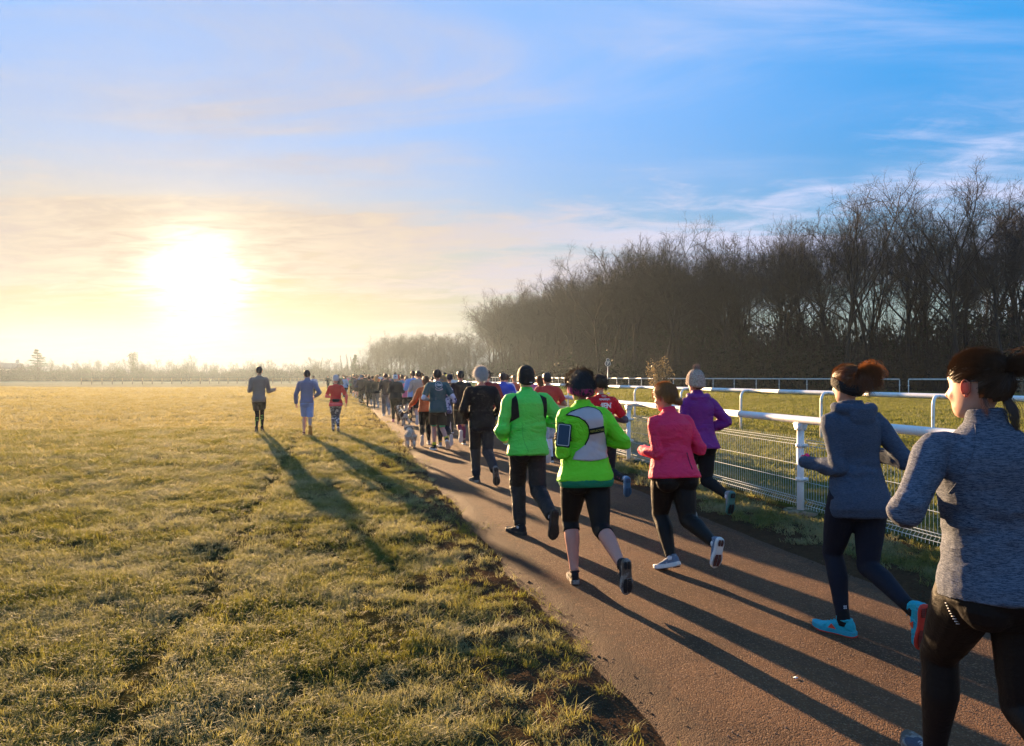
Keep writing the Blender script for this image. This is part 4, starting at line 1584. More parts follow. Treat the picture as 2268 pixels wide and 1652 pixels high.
def scalp(F, r, n, front=0.42, back=-0.62, sc=1.0):
    """random points (and outward directions) on the hairy part of the head"""
    out = []
    while len(out) < n:
        v = Vector((r.gauss(0, 1), r.gauss(0, 1), r.gauss(0, 1))).normalized()
        th = front + (back - front) * (0.5 - v.y / 2) ** 0.75
        if v.z > th and not (abs(v.x) > 0.72 and v.z < 0.10 and v.y > -0.40):
            out.append(v)
    return out


def hair_cap(F, parent, material, r, thick=0.010, front=0.40, back=-0.62, name='hair', fuzz=600, length=0.03, comb='down', tie=None, wid=0.0011, lump=0.004):
    """hair: a close shell on the skull plus loose hairs"""
    k = F.hk
    rad = Vector((.075, .0985, .118))
    mb = MB()
    nu, nv = 40, 26
    vs, ok, fs = [], {}, []

    def S(v, extra):
        v = sq(v)
        return F.hp(v.x * (rad.x + extra), -.002 + v.y * (rad.y + extra), v.z * (rad.z + extra) + 0.0)
    idx = {}
    for i in range(nv + 1):
        for j in range(nu):
            t, p = math.pi * i / nv, 2 * math.pi * j / nu
            v = Vector((math.sin(t) * math.cos(p), math.sin(t) * math.sin(p), math.cos(t)))
            th = front + (back - front) * (0.5 - v.y / 2) ** 0.75
            m_ = (v.z - th)
            e = thick * min(1.0, max(m_, 0) / 0.28) ** 0.6 - 0.002
            e += lump * mnoise.noise(v * 5.0 + Vector((r.random() * 0.02, 0, F.h * 9))) * min(1, max(m_, 0) * 4)
            idx[i, j] = len(vs)
            ok[i, j] = m_ > -0.09 and not (abs(v.x) > 0.72 and v.z < 0.10 and v.y > -0.40 and v.y < 0.5)
            vs.append(S(v, e))
    for i in range(nv):
        for j in range(nu):
            q = [(i, j), (i + 1, j), (i + 1, (j + 1) % nu), (i, (j + 1) % nu)]
            if all(ok[a] for a in q):
                fs.append(tuple(idx[a] for a in q))
    mb.add(vs, fs)
    curves = []
    for v in scalp(F, r, fuzz, front, back):
        p = S(v, thick * min(1.0, 0.45 + 2.0 * max(0.0, v.z - (front + (back - front) * (0.5 - v.y / 2) ** 0.75))))
        n_ = (F.hr * v.x + F.hf * v.y + F.hu * v.z).normalized()
        if comb == 'tie':
            d = (tie - p)
            d = (d - n_ * d.dot(n_)).normalized()
        else:
            d = F.hu * -0.8 + F.hf * (-0.9 if v.z > 0.4 else -0.2) + F.hr * (0.3 * v.x)
            d = (d - n_ * d.dot(n_)).normalized()
        jt = .06 if comb == 'tie' else .2
        d = (d + Vector((r.gauss(0, jt), r.gauss(0, jt), r.gauss(0, jt)))).normalized()
        L = length * r.uniform(0.5, 1.3)
        lift = r.uniform(0.05, 0.42) if comb != 'tie' else r.uniform(0.0, 0.05)
        c = [p, p + d * L * 0.5 + n_ * (L * lift * 0.6), p + d * L + n_ * (L * lift * (1.0 if comb != 'tie' else 0.2) - L * L * 1.8)]
        curves.append(c)
    ribbons(mb, curves, wid)
    return mb.build(name, material, parent)


def tail(mb, path, n, spread, r, wid=0.0012, frizz=0.006, taper=0.35):
    """bundle of hairs along a path"""
    q = spline(path, 5)
    N = len(q)
    curves = []
    for i in range(n):
        off = Vector((r.gauss(0, 1), r.gauss(0, 1), r.gauss(0, 1))) * 0.55
        end = int(N * r.uniform(0.6, 1.0))
        ph = [r.uniform(0, 6.28) for _ in range(3)]
        c = []
        for j in range(max(3, end)):
            t = j / (N - 1)
            s = spread * (0.22 + 1.0 * math.sin(min(1.0, t * 1.25 + 0.05) * math.pi * (1 - taper * 0.5))) * (1 if t < 0.8 else 1 - (t - 0.8) * 1.2)
            w_ = Vector((math.sin(t * 9 + ph[0]), math.sin(t * 8 + ph[1]), math.sin(t * 10 + ph[2]))) * frizz * t
            c.append(q[min(j, N - 1)] + off * s + w_)
        curves.append(c)
    ribbons(mb, curves, wid)


def cap_hat(F, parent, material, name='beanie', low_front=0.12, low_back=-0.42, thick=0.012, ribs=0, tall=0.0, seed=0, point=0.0):
    """close knitted or stretch hat"""
    mb = MB()
    nu, nv = 48, 22
    rad = (.077, .101, .120)
    top = []
    for i in range(nv + 1):
        for j in range(nu):
            p = 2 * math.pi * j / nu
            y = math.sin(p)
            low = low_front + (low_back - low_front) * (0.5 - y / 2)
            t0 = math.acos(max(-1, min(1, low)))
            t = t0 * i / nv
            v = Vector((math.sin(t) * math.cos(p), math.sin(t) * y, math.cos(t)))
            zz_ = v.z
            v = sq(v)
            e = thick
            if ribs:
                e += 0.0022 * math.sin(j * ribs * 2 * math.pi / nu) + 0.0016 * math.sin(i * 2.6)
            e += 0.0025 * mnoise.noise(v * 4 + Vector((seed, 0, 0)))
            if i == nv:
                e -= thick * 0.7
            if i == nv - 1 or i == nv - 2:
                e += 0.003
            top.append(F.hp(v.x * (rad[0] + e), -.002 + v.y * (rad[1] + e), v.z * (rad[2] + e) + tall * max(0, v.z) ** 2 + point * max(0, v.z) ** 8))
    fs = []
    for i in range(nv):
        for j in range(nu):
            fs.append((i * nu + j, (i + 1) * nu + j, (i + 1) * nu + (j + 1) % nu, i * nu + (j + 1) % nu))
    mb.add(top, fs)
    return mb.build(name, material, parent)


def head_band(F, parent, material, z0=-0.02, z1=0.045, tilt=0.0, thick=0.012, name='headband'):
    mb = MB()
    nu, nv = 40, 6
    vs, fs = [], []
    for i in range(nv + 1):
        a = i / nv
        for j in range(nu):
            p = 2 * math.pi * j / nu
            y = math.sin(p)
            z = z0 + (z1 - z0) * a + tilt * y
            zz = max(-0.95, min(0.95, z / .118))
            c = (1 - abs(zz) ** 2.6) ** (1 / 2.6)
            e = thick + 0.004 * math.sin(a * math.pi) - (0.010 if i in (0, nv) else 0)
            vs.append(F.hp(math.cos(p) * (.075 * c + e), -.002 + y * (.0985 * c + e), z))
    for i in range(nv):
        for j in range(nu):
            fs.append((i * nu + j, i * nu + (j + 1) % nu, (i + 1) * nu + (j + 1) % nu, (i + 1) * nu + j))
    mb.add(vs, fs)
    return mb.build(name, material, parent)


def shoe(F, s, parent, upper_m, sole_m, tread_m=None, laces=None, det=True, outsole=None, voxel=0.006):
    f, u, r_ = F.foot_frame(s)
    A = F.ankle[s]
    k = F.k * (1.04 if F.sex == 'm' else 0.97)
    P = lambda a, b, c: A + (f * a + r_ * b + u * c) * k
    mb = MB()
    secs = []
    rows = [(-.074, .016, -.074, -.030), (-.066, .027, -.080, -.004), (-.048, .033, -.082, .012), (-.015, .036, -.083, .010), (.02, .038, -.083, .004), (.05, .040, -.083, -.010),
            (.085, .044, -.083, -.026), (.125, .047, -.082, -.040), (.155, .044, -.080, -.048), (.180, .033, -.076, -.055), (.194, .014, -.072, -.062)]
    for a, hw, lo, hi in rows:
        secs.append((P(a, 0, (lo + hi) / 2), r_ * (hw * k), u * ((hi - lo) / 2 * k)))
    loft(mb, secs, 18, 2.5)
    # padded collar and tongue
    ring = [P(-.008 + .045 * math.cos(t), .036 * math.sin(t), .004 + (.012 if math.cos(t) > 0.4 else 0) + (.008 if math.cos(t) < -0.6 else 0)) for t in [2 * math.pi * j / 14 for j in range(15)]]
    mb.tube(ring, .008 * k, 6, False)
    if det:
        me = fuse(mb, voxel, 2)
        o = put(me, 'shoe', upper_m, parent)
    else:
        o = mb.build('shoe', upper_m, parent)
    # sole follows the foot outline, with toe spring
    out = [(-.080, .000), (-.076, .020), (-.062, .033), (-.03, .038), (.01, .035), (.05, .037), (.09, .046), (.13, .050), (.165, .043), (.188, .026), (.200, .0)]
    ring = [(a, b) for a, b in out] + [(a, -b) for a, b in out[-2:0:-1]]

    def lvl(h, g, inset=0.0):
        c = []
        for a, b in ring:
            sp = 0.016 * max(0, (a - .09) / .11) ** 2 + 0.008 * max(0, (-.04 - a) / .04) ** 2
            c.append(P((a - .06) * g + .06, b * g, h + sp))
        return c
    n = len(ring)
    mb = MB()
    L = [lvl(-.060, .98), lvl(-.066, 1.03), lvl(-.090, 1.04), lvl(-.098, .97)]
    vs = [p for l in L for p in l]
    fs = [(i * n + j, i * n + (j + 1) % n, (i + 1) * n + (j + 1) % n, (i + 1) * n + j) for i in range(3) for j in range(n)]
    fs += [tuple(3 * n + j for j in range(n)), tuple(range(n - 1, -1, -1))]
    mb.add(vs, fs)
    so = mb.build('sole', sole_m, o, False)
    if outsole:
        mb = MB()
        L = [lvl(-.088, 1.055), lvl(-.096, 1.055), lvl(-.101, .985)]
        mb.add([p for l in L for p in l], [(i * n + j, i * n + (j + 1) % n, (i + 1) * n + (j + 1) % n, (i + 1) * n + j) for i in range(2) for j in range(n)]
               + [tuple(2 * n + j for j in range(n)), tuple(range(n - 1, -1, -1))])
        mb.build('outsole', outsole, o, False)
    if tread_m and det:
        for a0, a1, w0 in ((-.068, -.012, .026), (.066, .180, .034)):
            mb = MB()
            nseg = 5 if a0 < 0 else 8
            for i in range(nseg):
                x0 = a0 + (a1 - a0) * (i + .08) / nseg
                x1 = a0 + (a1 - a0) * (i + .86) / nseg
                for g in (-1, 1):
                    b0, b1 = .004 * g, w0 * g * (0.75 + 0.25 * math.sin(math.pi * (i + .5) / nseg))
                    sp = lambda a: 0.016 * max(0, (a - .09) / .11) ** 2 + 0.008 * max(0, (-.04 - a) / .04) ** 2
                    c = [P(x0, b0, -.098 + sp(x0)), P(x1, b0, -.098 + sp(x1)), P(x1, b1, -.098 + sp(x1)), P(x0, b1, -.098 + sp(x0))]
                    c += [q - u * (.007 * k) for q in c]
                    mb.add(c, [(0, 1, 2, 3), (7, 6, 5, 4), (0, 4, 5, 1), (1, 5, 6, 2), (2, 6, 7, 3), (3, 7, 4, 0)])
            mb.build('tread', tread_m, o, False)
    if laces and det:
        mb = MB()
        for i in range(4):
            a = .035 + .02 * i
            z = -.004 - .010 * i
            mb.tube([P(a, -.022, z - .006), P(a + .006, 0, z + .006), P(a, .022, z - .006)], .0028 * k, 5)
        mb.tube([P(.025, 0, .014), P(.03, .025, .026), P(.03, .04, .006)], .0024 * k, 4)
        mb.tube([P(.025, 0, .014), P(.035, -.025, .024), P(.03, -.04, .004)], .0024 * k, 4)
        mb.build('laces', laces, o)
    return o


def sock(F, s, parent, material, h=0.07):
    f, u, r_ = F.foot_frame(s)
    A, K = F.ankle[s], F.knee[s]
    d = (K - A).normalized()
    mb = MB()
    k = F.k
    limb(mb, [A - u * .03, A + u * 0.005, A + d * h * 0.6, A + d * h], [.040 * k, .040 * k, .041 * k, .044 * k], 3, 14)
    return mb.build('sock', material, parent)


def bvh_of(o):
    me = o.data
    return BVHTree.FromPolygons([v.co.copy() for v in me.vertices], [tuple(p.vertices) for p in me.polygons])


def snap(bvh, x, z, lift, away=(0, 1, 0), start=-1.5, origin=None):
    d = Vector(away).normalized()
    o = origin if origin is not None else Vector((x, start, z))
    hit = bvh.ray_cast(o, d)
    if hit[0] is None:
        return None
    return hit[0] - d * lift


def inside(poly, x, y):
    c = False
    j = len(poly) - 1
    for i in range(len(poly)):
        (xi, yi), (xj, yj) = poly[i], poly[j]
        if (yi > y) != (yj > y) and x < (xj - xi) * (y - yi) / (yj - yi) + xi:
            c = not c
        j = i
    return c


def curve2(poly, per=6):
    """closed smooth outline in the plane"""
    n = len(poly)
    out = []
    for i in range(n):
        a, b, c, d = [Vector((*poly[(i + j) % n], 0)) for j in (-1, 0, 1, 2)]
        for k in range(per):
            t = k / per
            q = 0.5 * ((2 * b) + (c - a) * t + (2 * a - 5 * b + 4 * c - d) * t * t + (3 * b - a - 3 * c + d) * t ** 3)
            out.append((q.x, q.y))
    return out


def patch(name, poly, bvh, lift, material, parent, res=0.012, piping=None, pw=0.006, away=(0, 1, 0), thick=0.004):
    """piece of cloth laid on a garment: outline in (x, z) as seen from behind"""
    bm = bmesh.new()
    vs = [bm.verts.new((x, 0, z)) for x, z in poly]
    bm.faces.new(vs)
    x0, x1 = min(p[0] for p in poly), max(p[0] for p in poly)
    z0, z1 = min(p[1] for p in poly), max(p[1] for p in poly)
    for ax, lo, hi in ((0, x0, x1), (2, z0, z1)):
        m = max(1, int((hi - lo) / res))
        for i in range(1, m):
            no = Vector((1, 0, 0)) if ax == 0 else Vector((0, 0, 1))
            co = no * (lo + (hi - lo) * i / m)
            bmesh.ops.bisect_plane(bm, geom=list(bm.verts) + list(bm.edges) + list(bm.faces), plane_co=co, plane_no=no, dist=1e-5)
    bmesh.ops.triangulate(bm, faces=list(bm.faces))
    last = None
    bad = []
    for v in bm.verts:
        q = snap(bvh, v.co.x, v.co.z, lift, away)
        if q is None:
            bad.append(v)
        else:
            v.co = q
    if bad:
        bmesh.ops.delete(bm, geom=bad, context='VERTS')
    me = bpy.data.meshes.new(name)
    bm.to_mesh(me); bm.free()
    o = put(me, name, material, parent)
    if thick:
        md = o.modifiers.new('thickness', 'SOLIDIFY'); md.thickness = thick; md.offset = 0.0
    if piping:
        pts = [snap(bvh, x, z, lift + 0.001, away) for x, z in list(poly) + [poly[0]]]
        mb = MB()
        run_ = []
        for p in pts + [None]:
            if p is None or (run_ and (p - run_[-1]).length > 0.08):
                if len(run_) > 2:
                    mb.tube(run_, pw, 6)
                run_ = [p] if p is not None else []
            else:
                run_.append(p)
        if mb.v:
            mb.build('piping', piping, o)
    return o


def strip(name, line, wid, bvh, lift, material, parent, away=(0, 1, 0), per=5):
    """narrow tape laid on a garment along a line of (x, z)"""
    q = spline([(x, z, 0) for x, z in line], per)
    pts = [snap(bvh, p.x, p.y, lift, away) for p in q]
    pts = [p for p in pts if p is not None]
    if len(pts) < 2:
        return None
    mb = MB()
    mb.tube(pts, wid, 6)
    return mb.build(name, material, parent)


def letters(body, size, x, z, bvh, lift, material, parent, bold=0.0, tilt=0.0, away=(0, 1, 0), name='lettering', squash=1.0, arc=None):
    me = text_mesh(body, size, 0.0, bold)
    bm = bmesh.new()
    bm.from_mesh(me)
    bmesh.ops.triangulate(bm, faces=list(bm.faces))
    bpy.data.meshes.remove(me)
    ct, stt = math.cos(tilt), math.sin(tilt)
    for v in bm.verts:
        a, b_ = v.co.x * squash, v.co.y
        if arc:      # bend along a circle below the centre
            th = a / arc
            rr = arc - b_
            a, b_ = math.sin(th) * rr, -math.cos(th) * rr
        X, Z = x + a * ct - b_ * stt, z + a * stt + b_ * ct
        q = snap(bvh, X, Z, lift, away)
        v.co = q if q is not None else Vector((X, -0.2, Z))
    me = bpy.data.meshes.new(name)
    bm.to_mesh(me); bm.free()
    return put(me, name, material, parent, False)


def person(loc, F, label, rz=None, skin='pale', top=None, bottom=None, shoes=None, socks=None, voxel=0.010, seed=1, group=None, gloves=None, det=True):
    """body as one continuous skin, clothes over it; returns the parts"""
    sk = SKIN[skin]
    b = MB()
    loft(b, F.torso(-0.06, 0.63, -0.016, steps=12), 20)
    F.head_vol(b)
    for s in 'LR':
        F.arm_vol(b, s, -0.004)
        F.leg_vol(b, s, -0.004)
    me = fuse(b, max(voxel, 0.009), 3)
    bm = bmesh.new(); bm.from_mesh(me)
    e = MB()
    F.ears(e)
    n_ear = len(e.f)
    if not gloves:
        for s in 'LR':
            F.hand_mesh(e, s)
    tmp = bpy.data.meshes.new('t'); tmp.from_pydata(e.v, [], e.f)
    nb = len(bm.faces)
    bm.from_mesh(tmp); bpy.data.meshes.remove(tmp)
    bm.faces.ensure_lookup_table()
    for i in range(nb, min(nb + n_ear, len(bm.faces))):
        bm.faces[i].material_index = 1
    bm.to_mesh(me); bm.free()
    root = put(me, 'person', [sk, EAR], None)
    root.location = (loc[0], loc[1], loc[2] if len(loc) > 2 else gz(loc[0], loc[1]))
    root.rotation_euler = (0, 0, HEAD if rz is None else rz)
    tag(root, label, 'person', group)
    parts = {'root': root}
    r = random.Random(seed)
    if gloves:
        for s in 'LR':
            e = MB(); F.hand_mesh(e, s); e.build('glove', gloves, root)
    if top:
        b = MB()
        ez = top.get('ease', 0.006)
        hem = top.get('hem', -0.06)
        loft(b, F.torso(hem, top.get('neck', 0.565), ez, top.get('flare', 0.0), steps=14, extra=top.get('extra'), bulge=top.get('bulge', 0.010)), 26)
        if top.get('collar'):
            c0, c1 = F.neck, F.neck + F.hu * top['collar'] * F.k
            limb(b, [F.tp(0.52), c0, c1], [.085 * F.k, .066 * F.k, .060 * F.k], 3, 18)
        if top.get('hood'):
            u, v = F.taxes(0.5)
            c = F.tp(0.545) - v * 0.045
            for j in range(13):
                a = math.pi * (0.02 + 0.96 * j / 12)
            pts = [c + u * (-.118 * math.cos(a)) - v * (.072 * math.sin(a) - .025) + F.up * (-.030 * math.sin(a) + .012) for a in [math.pi * (-0.12 + 1.24 * j / 12) for j in range(13)]]
            b.tube(pts, [.026 + .020 * math.sin(math.pi * j / 12) for j in range(13)], 10)
            ball(b, c - v * 0.062 - F.up * 0.055, (.088, .028, .066), (u, v, F.up))
            limb(b, [F.tp(0.50), F.tp(0.56), F.tp(0.60)], [.10 * F.k, .082 * F.k, .072 * F.k], 3, 18)
        sl = top.get('sleeve', 'long')
        if top.get('mitt'):
            for s in 'LR':
                d_ = (F.wr[s] - F.el[s]).normalized()
                limb(b, [F.wr[s] - d_ * .05, F.wr[s] + d_ * .02, F.wr[s] + d_ * top['mitt']], [.034, .040, .037], 3, 12)
        for s in 'LR':
            if sl == 'long':
                F.arm_vol(b, s, ez * top.get('arm', 1.0), 1.0)
            elif sl == 'short':
                F.arm_vol(b, s, ez + 0.004, 0.43)
        me = fuse(b, voxel * 0.85, top.get('smooth', 3))
        z1, z2 = F.tp(0.14).z, F.tp(0.42).z
        if det:
            push(me, folds(1.1 * top.get('fold', 0.006), seed * 3.7, bands=((z1, 0.09), (F.el['L'].z, 0.06), (F.tp(hem).z, 0.03))))
        parts['top'] = put(me, top.get('name', 'top'), top['mat'], root)
        if sl == 'short' and top.get('under'):
            b = MB()
            for s in 'LR':
                F.arm_vol(b, s, 0.003, 1.0)
            me = fuse(b, voxel, 2)
            if det: push(me, folds(0.003, seed * 2.1))
            parts['under'] = put(me, 'sleeve', top['under'], root)
    if bottom:
        ty = bottom.get('type', 'tights')
        ez = bottom.get('ease', 0.003)
        b = MB()
        loft(b, F.torso(-0.15, 0.10, ez, steps=8, extra=lambda t: -0.75 * max(0.0, -0.06 - t)), 24)
        F.glutes(b, ez)
        t1 = {'tights': 0.99, 'trousers': 1.0, 'capri': 0.60, 'shorts': bottom.get('t1', 0.30)}[ty]
        for s in 'LR':
            lo = {'trousers': (.095 * F.k, .068 * F.k), 'shorts': (.098 * F.k, bottom.get('wide', .11) * F.k)}.get(ty)
            if bottom.get('loose'):
                lo = tuple(q * F.k for q in bottom['loose'])
            F.leg_vol(b, s, ez, 0.0, t1, lo)
        me = fuse(b, voxel * 0.9, 2)
        if det:
            push(me, folds(bottom.get('fold', 0.0018 if ty in ('tights', 'capri') else 0.007), seed * 1.3 + 9, bands=((F.knee['L'].z, 0.08), (F.ankle['L'].z + 0.06, 0.07), (F.hip.z - 0.1, 0.06))))
        parts['bottom'] = put(me, bottom.get('name', {'tights': 'tights', 'capri': 'tights', 'trousers': 'trousers', 'shorts': 'shorts'}[ty]), bottom['mat'], root)
        if bottom.get('calf'):
            b = MB()
            for s in 'LR':
                F.leg_vol(b, s, 0.002, bottom.get('c0', 0.5), bottom.get('c1', 0.92))
            parts['calf'] = put(fuse(b, voxel, 2), bottom.get('cname', 'compression_sock'), bottom['calf'], root)
        if bottom.get('under'):
            b = MB()
            for s in 'LR':
                F.leg_vol(b, s, 0.001, 0.05, bottom.get('ut', 0.99))
            parts['underleg'] = put(fuse(b, voxel, 2), 'leggings', bottom['under'], root)
    if shoes:
        for s in 'LR':
            parts['shoe' + s] = shoe(F, s, root, shoes['mat'], shoes['sole'], shoes.get('tread'), shoes.get('laces'), det and voxel < 0.011, outsole=shoes.get('outsole'), voxel=0.006)
            if socks:
                sock(F, s, root, socks, shoes.get('sock', 0.07))
    return parts
# ------------------------------------------------------------------ people: who is who
black_m = fab('black_jersey', (0.007, 0.007, 0.008), crease=0.006)
navy_m = fab('navy_jersey', (0.008, 0.010, 0.019), crease=0.006)
blackshell_m = fab('black_tracksuit', (0.007, 0.008, 0.011), rough=0.6, spec=0.25)
white_f = fab('white_fabric', (0.62, 0.64, 0.68))
rubber_m = mat('black_rubber', (0.018, 0.017, 0.017), rough=0.7, spec=0.3, nscale=30, namt=0.4, second=(0.07, 0.05, 0.035), sscale=18, sband=(0.55, 0.75))
whitesole_m = mat('white_foam', (0.62, 0.61, 0.58), rough=0.6, spec=0.3, nscale=20, namt=0.15)
greysole_m = mat('worn_grey_rubber', (0.22, 0.20, 0.18), rough=0.75, nscale=20, namt=0.35, second=(0.10, 0.07, 0.05), sscale=16)
blackshoe_m = fab('black_mesh_shoe', (0.018, 0.018, 0.020), bscale=120)
lace_m = fab('pale_laces', (0.5, 0.5, 0.52))
H_DARK = hairmat('dark_brown_hair', (0.030, 0.017, 0.011), 0.25)
H_BLACK = hairmat('black_hair', (0.014, 0.010, 0.009), 0.2)
H_BROWN = hairmat('brown_hair', (0.10, 0.047, 0.020), 0.4)
H_AUBURN = hairmat('auburn_hair', (0.15, 0.055, 0.018), 0.40)
H_GINGER = hairmat('copper_hair', (0.30, 0.125, 0.040), 0.3)
H_BLOND = hairmat('fair_hair', (0.42, 0.29, 0.14), 0.45)
H_GREY = hairmat('grey_hair', (0.50, 0.49, 0.48), 0.35)


def rot2(v, a):
    return Vector((v.x * math.cos(a) - v.y * math.sin(a), v.x * math.sin(a) + v.y * math.cos(a), 0))


def foot_at(F, px, py, rz=None, side='L', z=0.0):
    """where the hips go so that the planted foot stands at this pixel"""
    p = G(px, py, z)
    q = rot2(F.ankle[side], HEAD if rz is None else rz)
    x, y = p.x - q.x, p.y - q.y
    return (x, y, gz(p.x, p.y) + 0.004)


OUT_R = ((0.62, -0.30, -0.72), (-0.72, 0.66, 0.05))
DOWN_L = ((-0.24, -0.12, -0.96), (0.20, 0.78, -0.42))

# --- woman closest to the camera, grey marl top
rz = R(-4)
F = Figure(1.79, 'f', 1.04, lean=7, twist=-8, hipz=0.856, plant=(-0.05, 0.31), broad=0.022, plantpitch=-10, kick=(0.13, -0.34, 0.20), kickpitch=70, stance='L',
           armL=((-0.60, -0.46, -0.70), (0.50, 0.86, -0.02)), armR=((0.45, -0.05, -0.85), (-0.4, 0.9, 0.2)), yaw=26, pitch=-3)
pr = person((1.765, 2.48, 0.014), F, 'woman in grey marl top and black tights, closest to the camera at the right', rz=rz, skin='pale', voxel=0.0075, seed=3,
            top=dict(mat=marl('grey_blue_marl', (0.020, 0.030, 0.055), (0.150, 0.168, 0.215), 44), ease=0.010, hem=-0.045, collar=0.045, fold=0.0075, name='top', flare=0.004),
            bottom=dict(type='tights', mat=fab('black_leggings', (0.007, 0.006, 0.006), crease=0.006, rough=0.6), ease=0.004),
            shoes=dict(mat=fab('grey_blue_shoe', (0.05, 0.06, 0.085)), sole=greysole_m, tread=rubber_m, laces=lace_m), socks=black_m)
near = pr
r = random.Random(5)
root = pr['root']
H_W1 = hairmat('chestnut_hair', (0.050, 0.026, 0.014), 0.25)
tie = F.hp(0.0, -.112, .046)
hc = hair_cap(F, root, H_W1, r, thick=0.007, front=0.54, back=-0.50, fuzz=4200, length=0.075, comb='tie', tie=tie, wid=0.0008, lump=0.002)
mb = MB()
tail(mb, [F.hp(0, -.105, .045), F.hp(.02, -.150, .075), F.hp(.09, -.19, .060), F.hp(.17, -.20, .005), F.hp(.22, -.19, -.05)], 700, 0.034, r, 0.0009, 0.006)
tail(mb, [F.hp(.012, -.085, -.03), F.hp(.016, -.105, -.08), F.hp(.018, -.115, -.14), F.hp(.02, -.118, -.19)], 160, 0.014, r, 0.0009, 0.004)
tail(mb, [F.hp(-.055, -.055, -.03), F.hp(-.062, -.066, -.08), F.hp(-.06, -.07, -.115)], 40, 0.008, r, 0.0008, 0.004)
mb.build('ponytail', H_W1, root)
mb = MB()
ring = [F.hp(.022 * math.cos(t), -.112 - .012 * math.cos(t), .048 + .022 * math.sin(t)) for t in [6.283 * j / 12 for j in range(13)]]
mb.tube(ring, 0.006, 6, False)
mb.build('hair_tie', black_m, root)
bv = bvh_of(pr['bottom'])
for j in range(9):
    zz = F.hip.z - 0.075 - 0.0095 * j
    a = snap(bv, 0, 0, 0.002, (0.75, 0.65, 0), origin=Vector((-0.9, -0.62 - 0.004 * j, zz)))
    if a is not None:
        b_ = a + Vector((0.016, -0.014, 0.007))
        mb = MB(); mb.tube([a, b_], 0.0019, 4); mb.build('lettering', white_f, pr['bottom'])
bv = bvh_of(pr['top'])
for g in (-1, 1):
    strip('seam', [(g * 0.065, 1.455), (g * 0.105, 1.38), (g * 0.150, 1.27), (g * 0.170, 1.19)], 0.0022, bv, 0.0, MATS['grey_blue_marl'], pr['top'])

# --- woman in blue grey hooded top, turquoise shoes
rz = HEAD - R(9)
F = Figure(1.735, 'f', 0.96, lean=8, twist=6, plant=(-0.06, 0.06), kick=(0.085, -0.40, 0.30), kickpitch=80, kickyaw=4, plantyaw=38,
           armL=((0.06, -0.20, -0.97), (-0.22, 0.95, 0.02)), armR=((0.42, -0.42, -0.80), (-0.30, 0.92, 0.10)), yaw=6, pitch=-2)
turq = fab('turquoise_mesh', (0.02, 0.34, 0.42), bscale=150)
redsole = mat('red_rubber', (0.50, 0.035, 0.02), rough=0.6, nscale=14, namt=0.3, second=(0.10, 0.04, 0.03), sscale=22, sband=(0.5, 0.7))
redtread = mat('muddy_red_tread', (0.16, 0.03, 0.022), rough=0.8, nscale=25, namt=0.5)
pr = person(foot_at(F, 1868, 1408, rz), F, 'woman in blue grey hooded top with black headband and turquoise red soled shoes', rz=rz, skin='pale', voxel=0.0085, seed=5,
            top=dict(mat=marl('blue_grey_fleece', (0.026, 0.042, 0.075), (0.075, 0.100, 0.145), 60), ease=0.010, hem=-0.125, hood=True, mitt=0.075, fold=0.008, flare=0.0, bulge=0.006, name='hooded_top', neck=0.555),
            bottom=dict(type='tights', mat=navy_m, ease=0.003), gloves=fab('pink_glove', (0.75, 0.02, 0.16)),
            shoes=dict(mat=turq, sole=fab('turquoise_foam', (0.03, 0.30, 0.38)), outsole=redsole, tread=redtread, laces=turq, sock=0.10), socks=black_m)
root = pr['root']
r = random.Random(6)
tie = F.hp(0.004, -.108, .055)
hair_cap(F, root, H_AUBURN, r, thick=0.012, front=0.42, back=-0.45, fuzz=1600, length=0.05, comb='tie', tie=tie, wid=0.0009)
head_band(F, root, fab('black_headband', (0.014, 0.013, 0.014)), -0.035, 0.050, 0.042, 0.014)
mb = MB()
tail(mb, [tie, F.hp(.03, -.145, .095), F.hp(.075, -.160, .075), F.hp(.09, -.155, .02), F.hp(.092, -.150, -.045)], 560, 0.034, r, 0.0009, 0.018)
tail(mb, [tie, F.hp(.01, -.140, .04), F.hp(.025, -.150, -.03), F.hp(.03, -.145, -.085)], 320, 0.030, r, 0.0010, 0.018)
mb.build('ponytail', H_AUBURN, root)
for s in 'LR':
    sh_ = pr['shoe' + s]
    f_, u_, r2 = F.foot_frame(s)
    A_ = F.ankle[s]
    bv = bvh_of(sh_)
    for g in (-1, 1):
        q = A_ + f_ * 0.055 - u_ * 0.045
        hit = bv.ray_cast(q + r2 * (0.2 * g), -r2 * g)
        if hit[0] is not None:
            c = hit[0] + r2 * (0.0025 * g)
            mb = MB()
            mb.add([c - f_ * .026 - u_ * .012, c + f_ * .026 - u_ * .014, c + f_ * .004 + u_ * .018], [(0, 1, 2)])
            mb.build('logo', mat('red_print', (0.60, 0.05, 0.02), rough=0.5), sh_, False)
bv = bvh_of(pr['bottom'])
A_ = F.ankle['L'].lerp(F.knee['L'], 0.22)
for dx in (-.006, .006):
    for dz in (-.006, .006):
        q = snap(bv, A_.x + dx, A_.z + dz, 0.002)
        if q is not None:
            mb = MB(); mb.box(q, (.004, .0008, .004)); mb.build('logo', white_f, pr['bottom'], False)

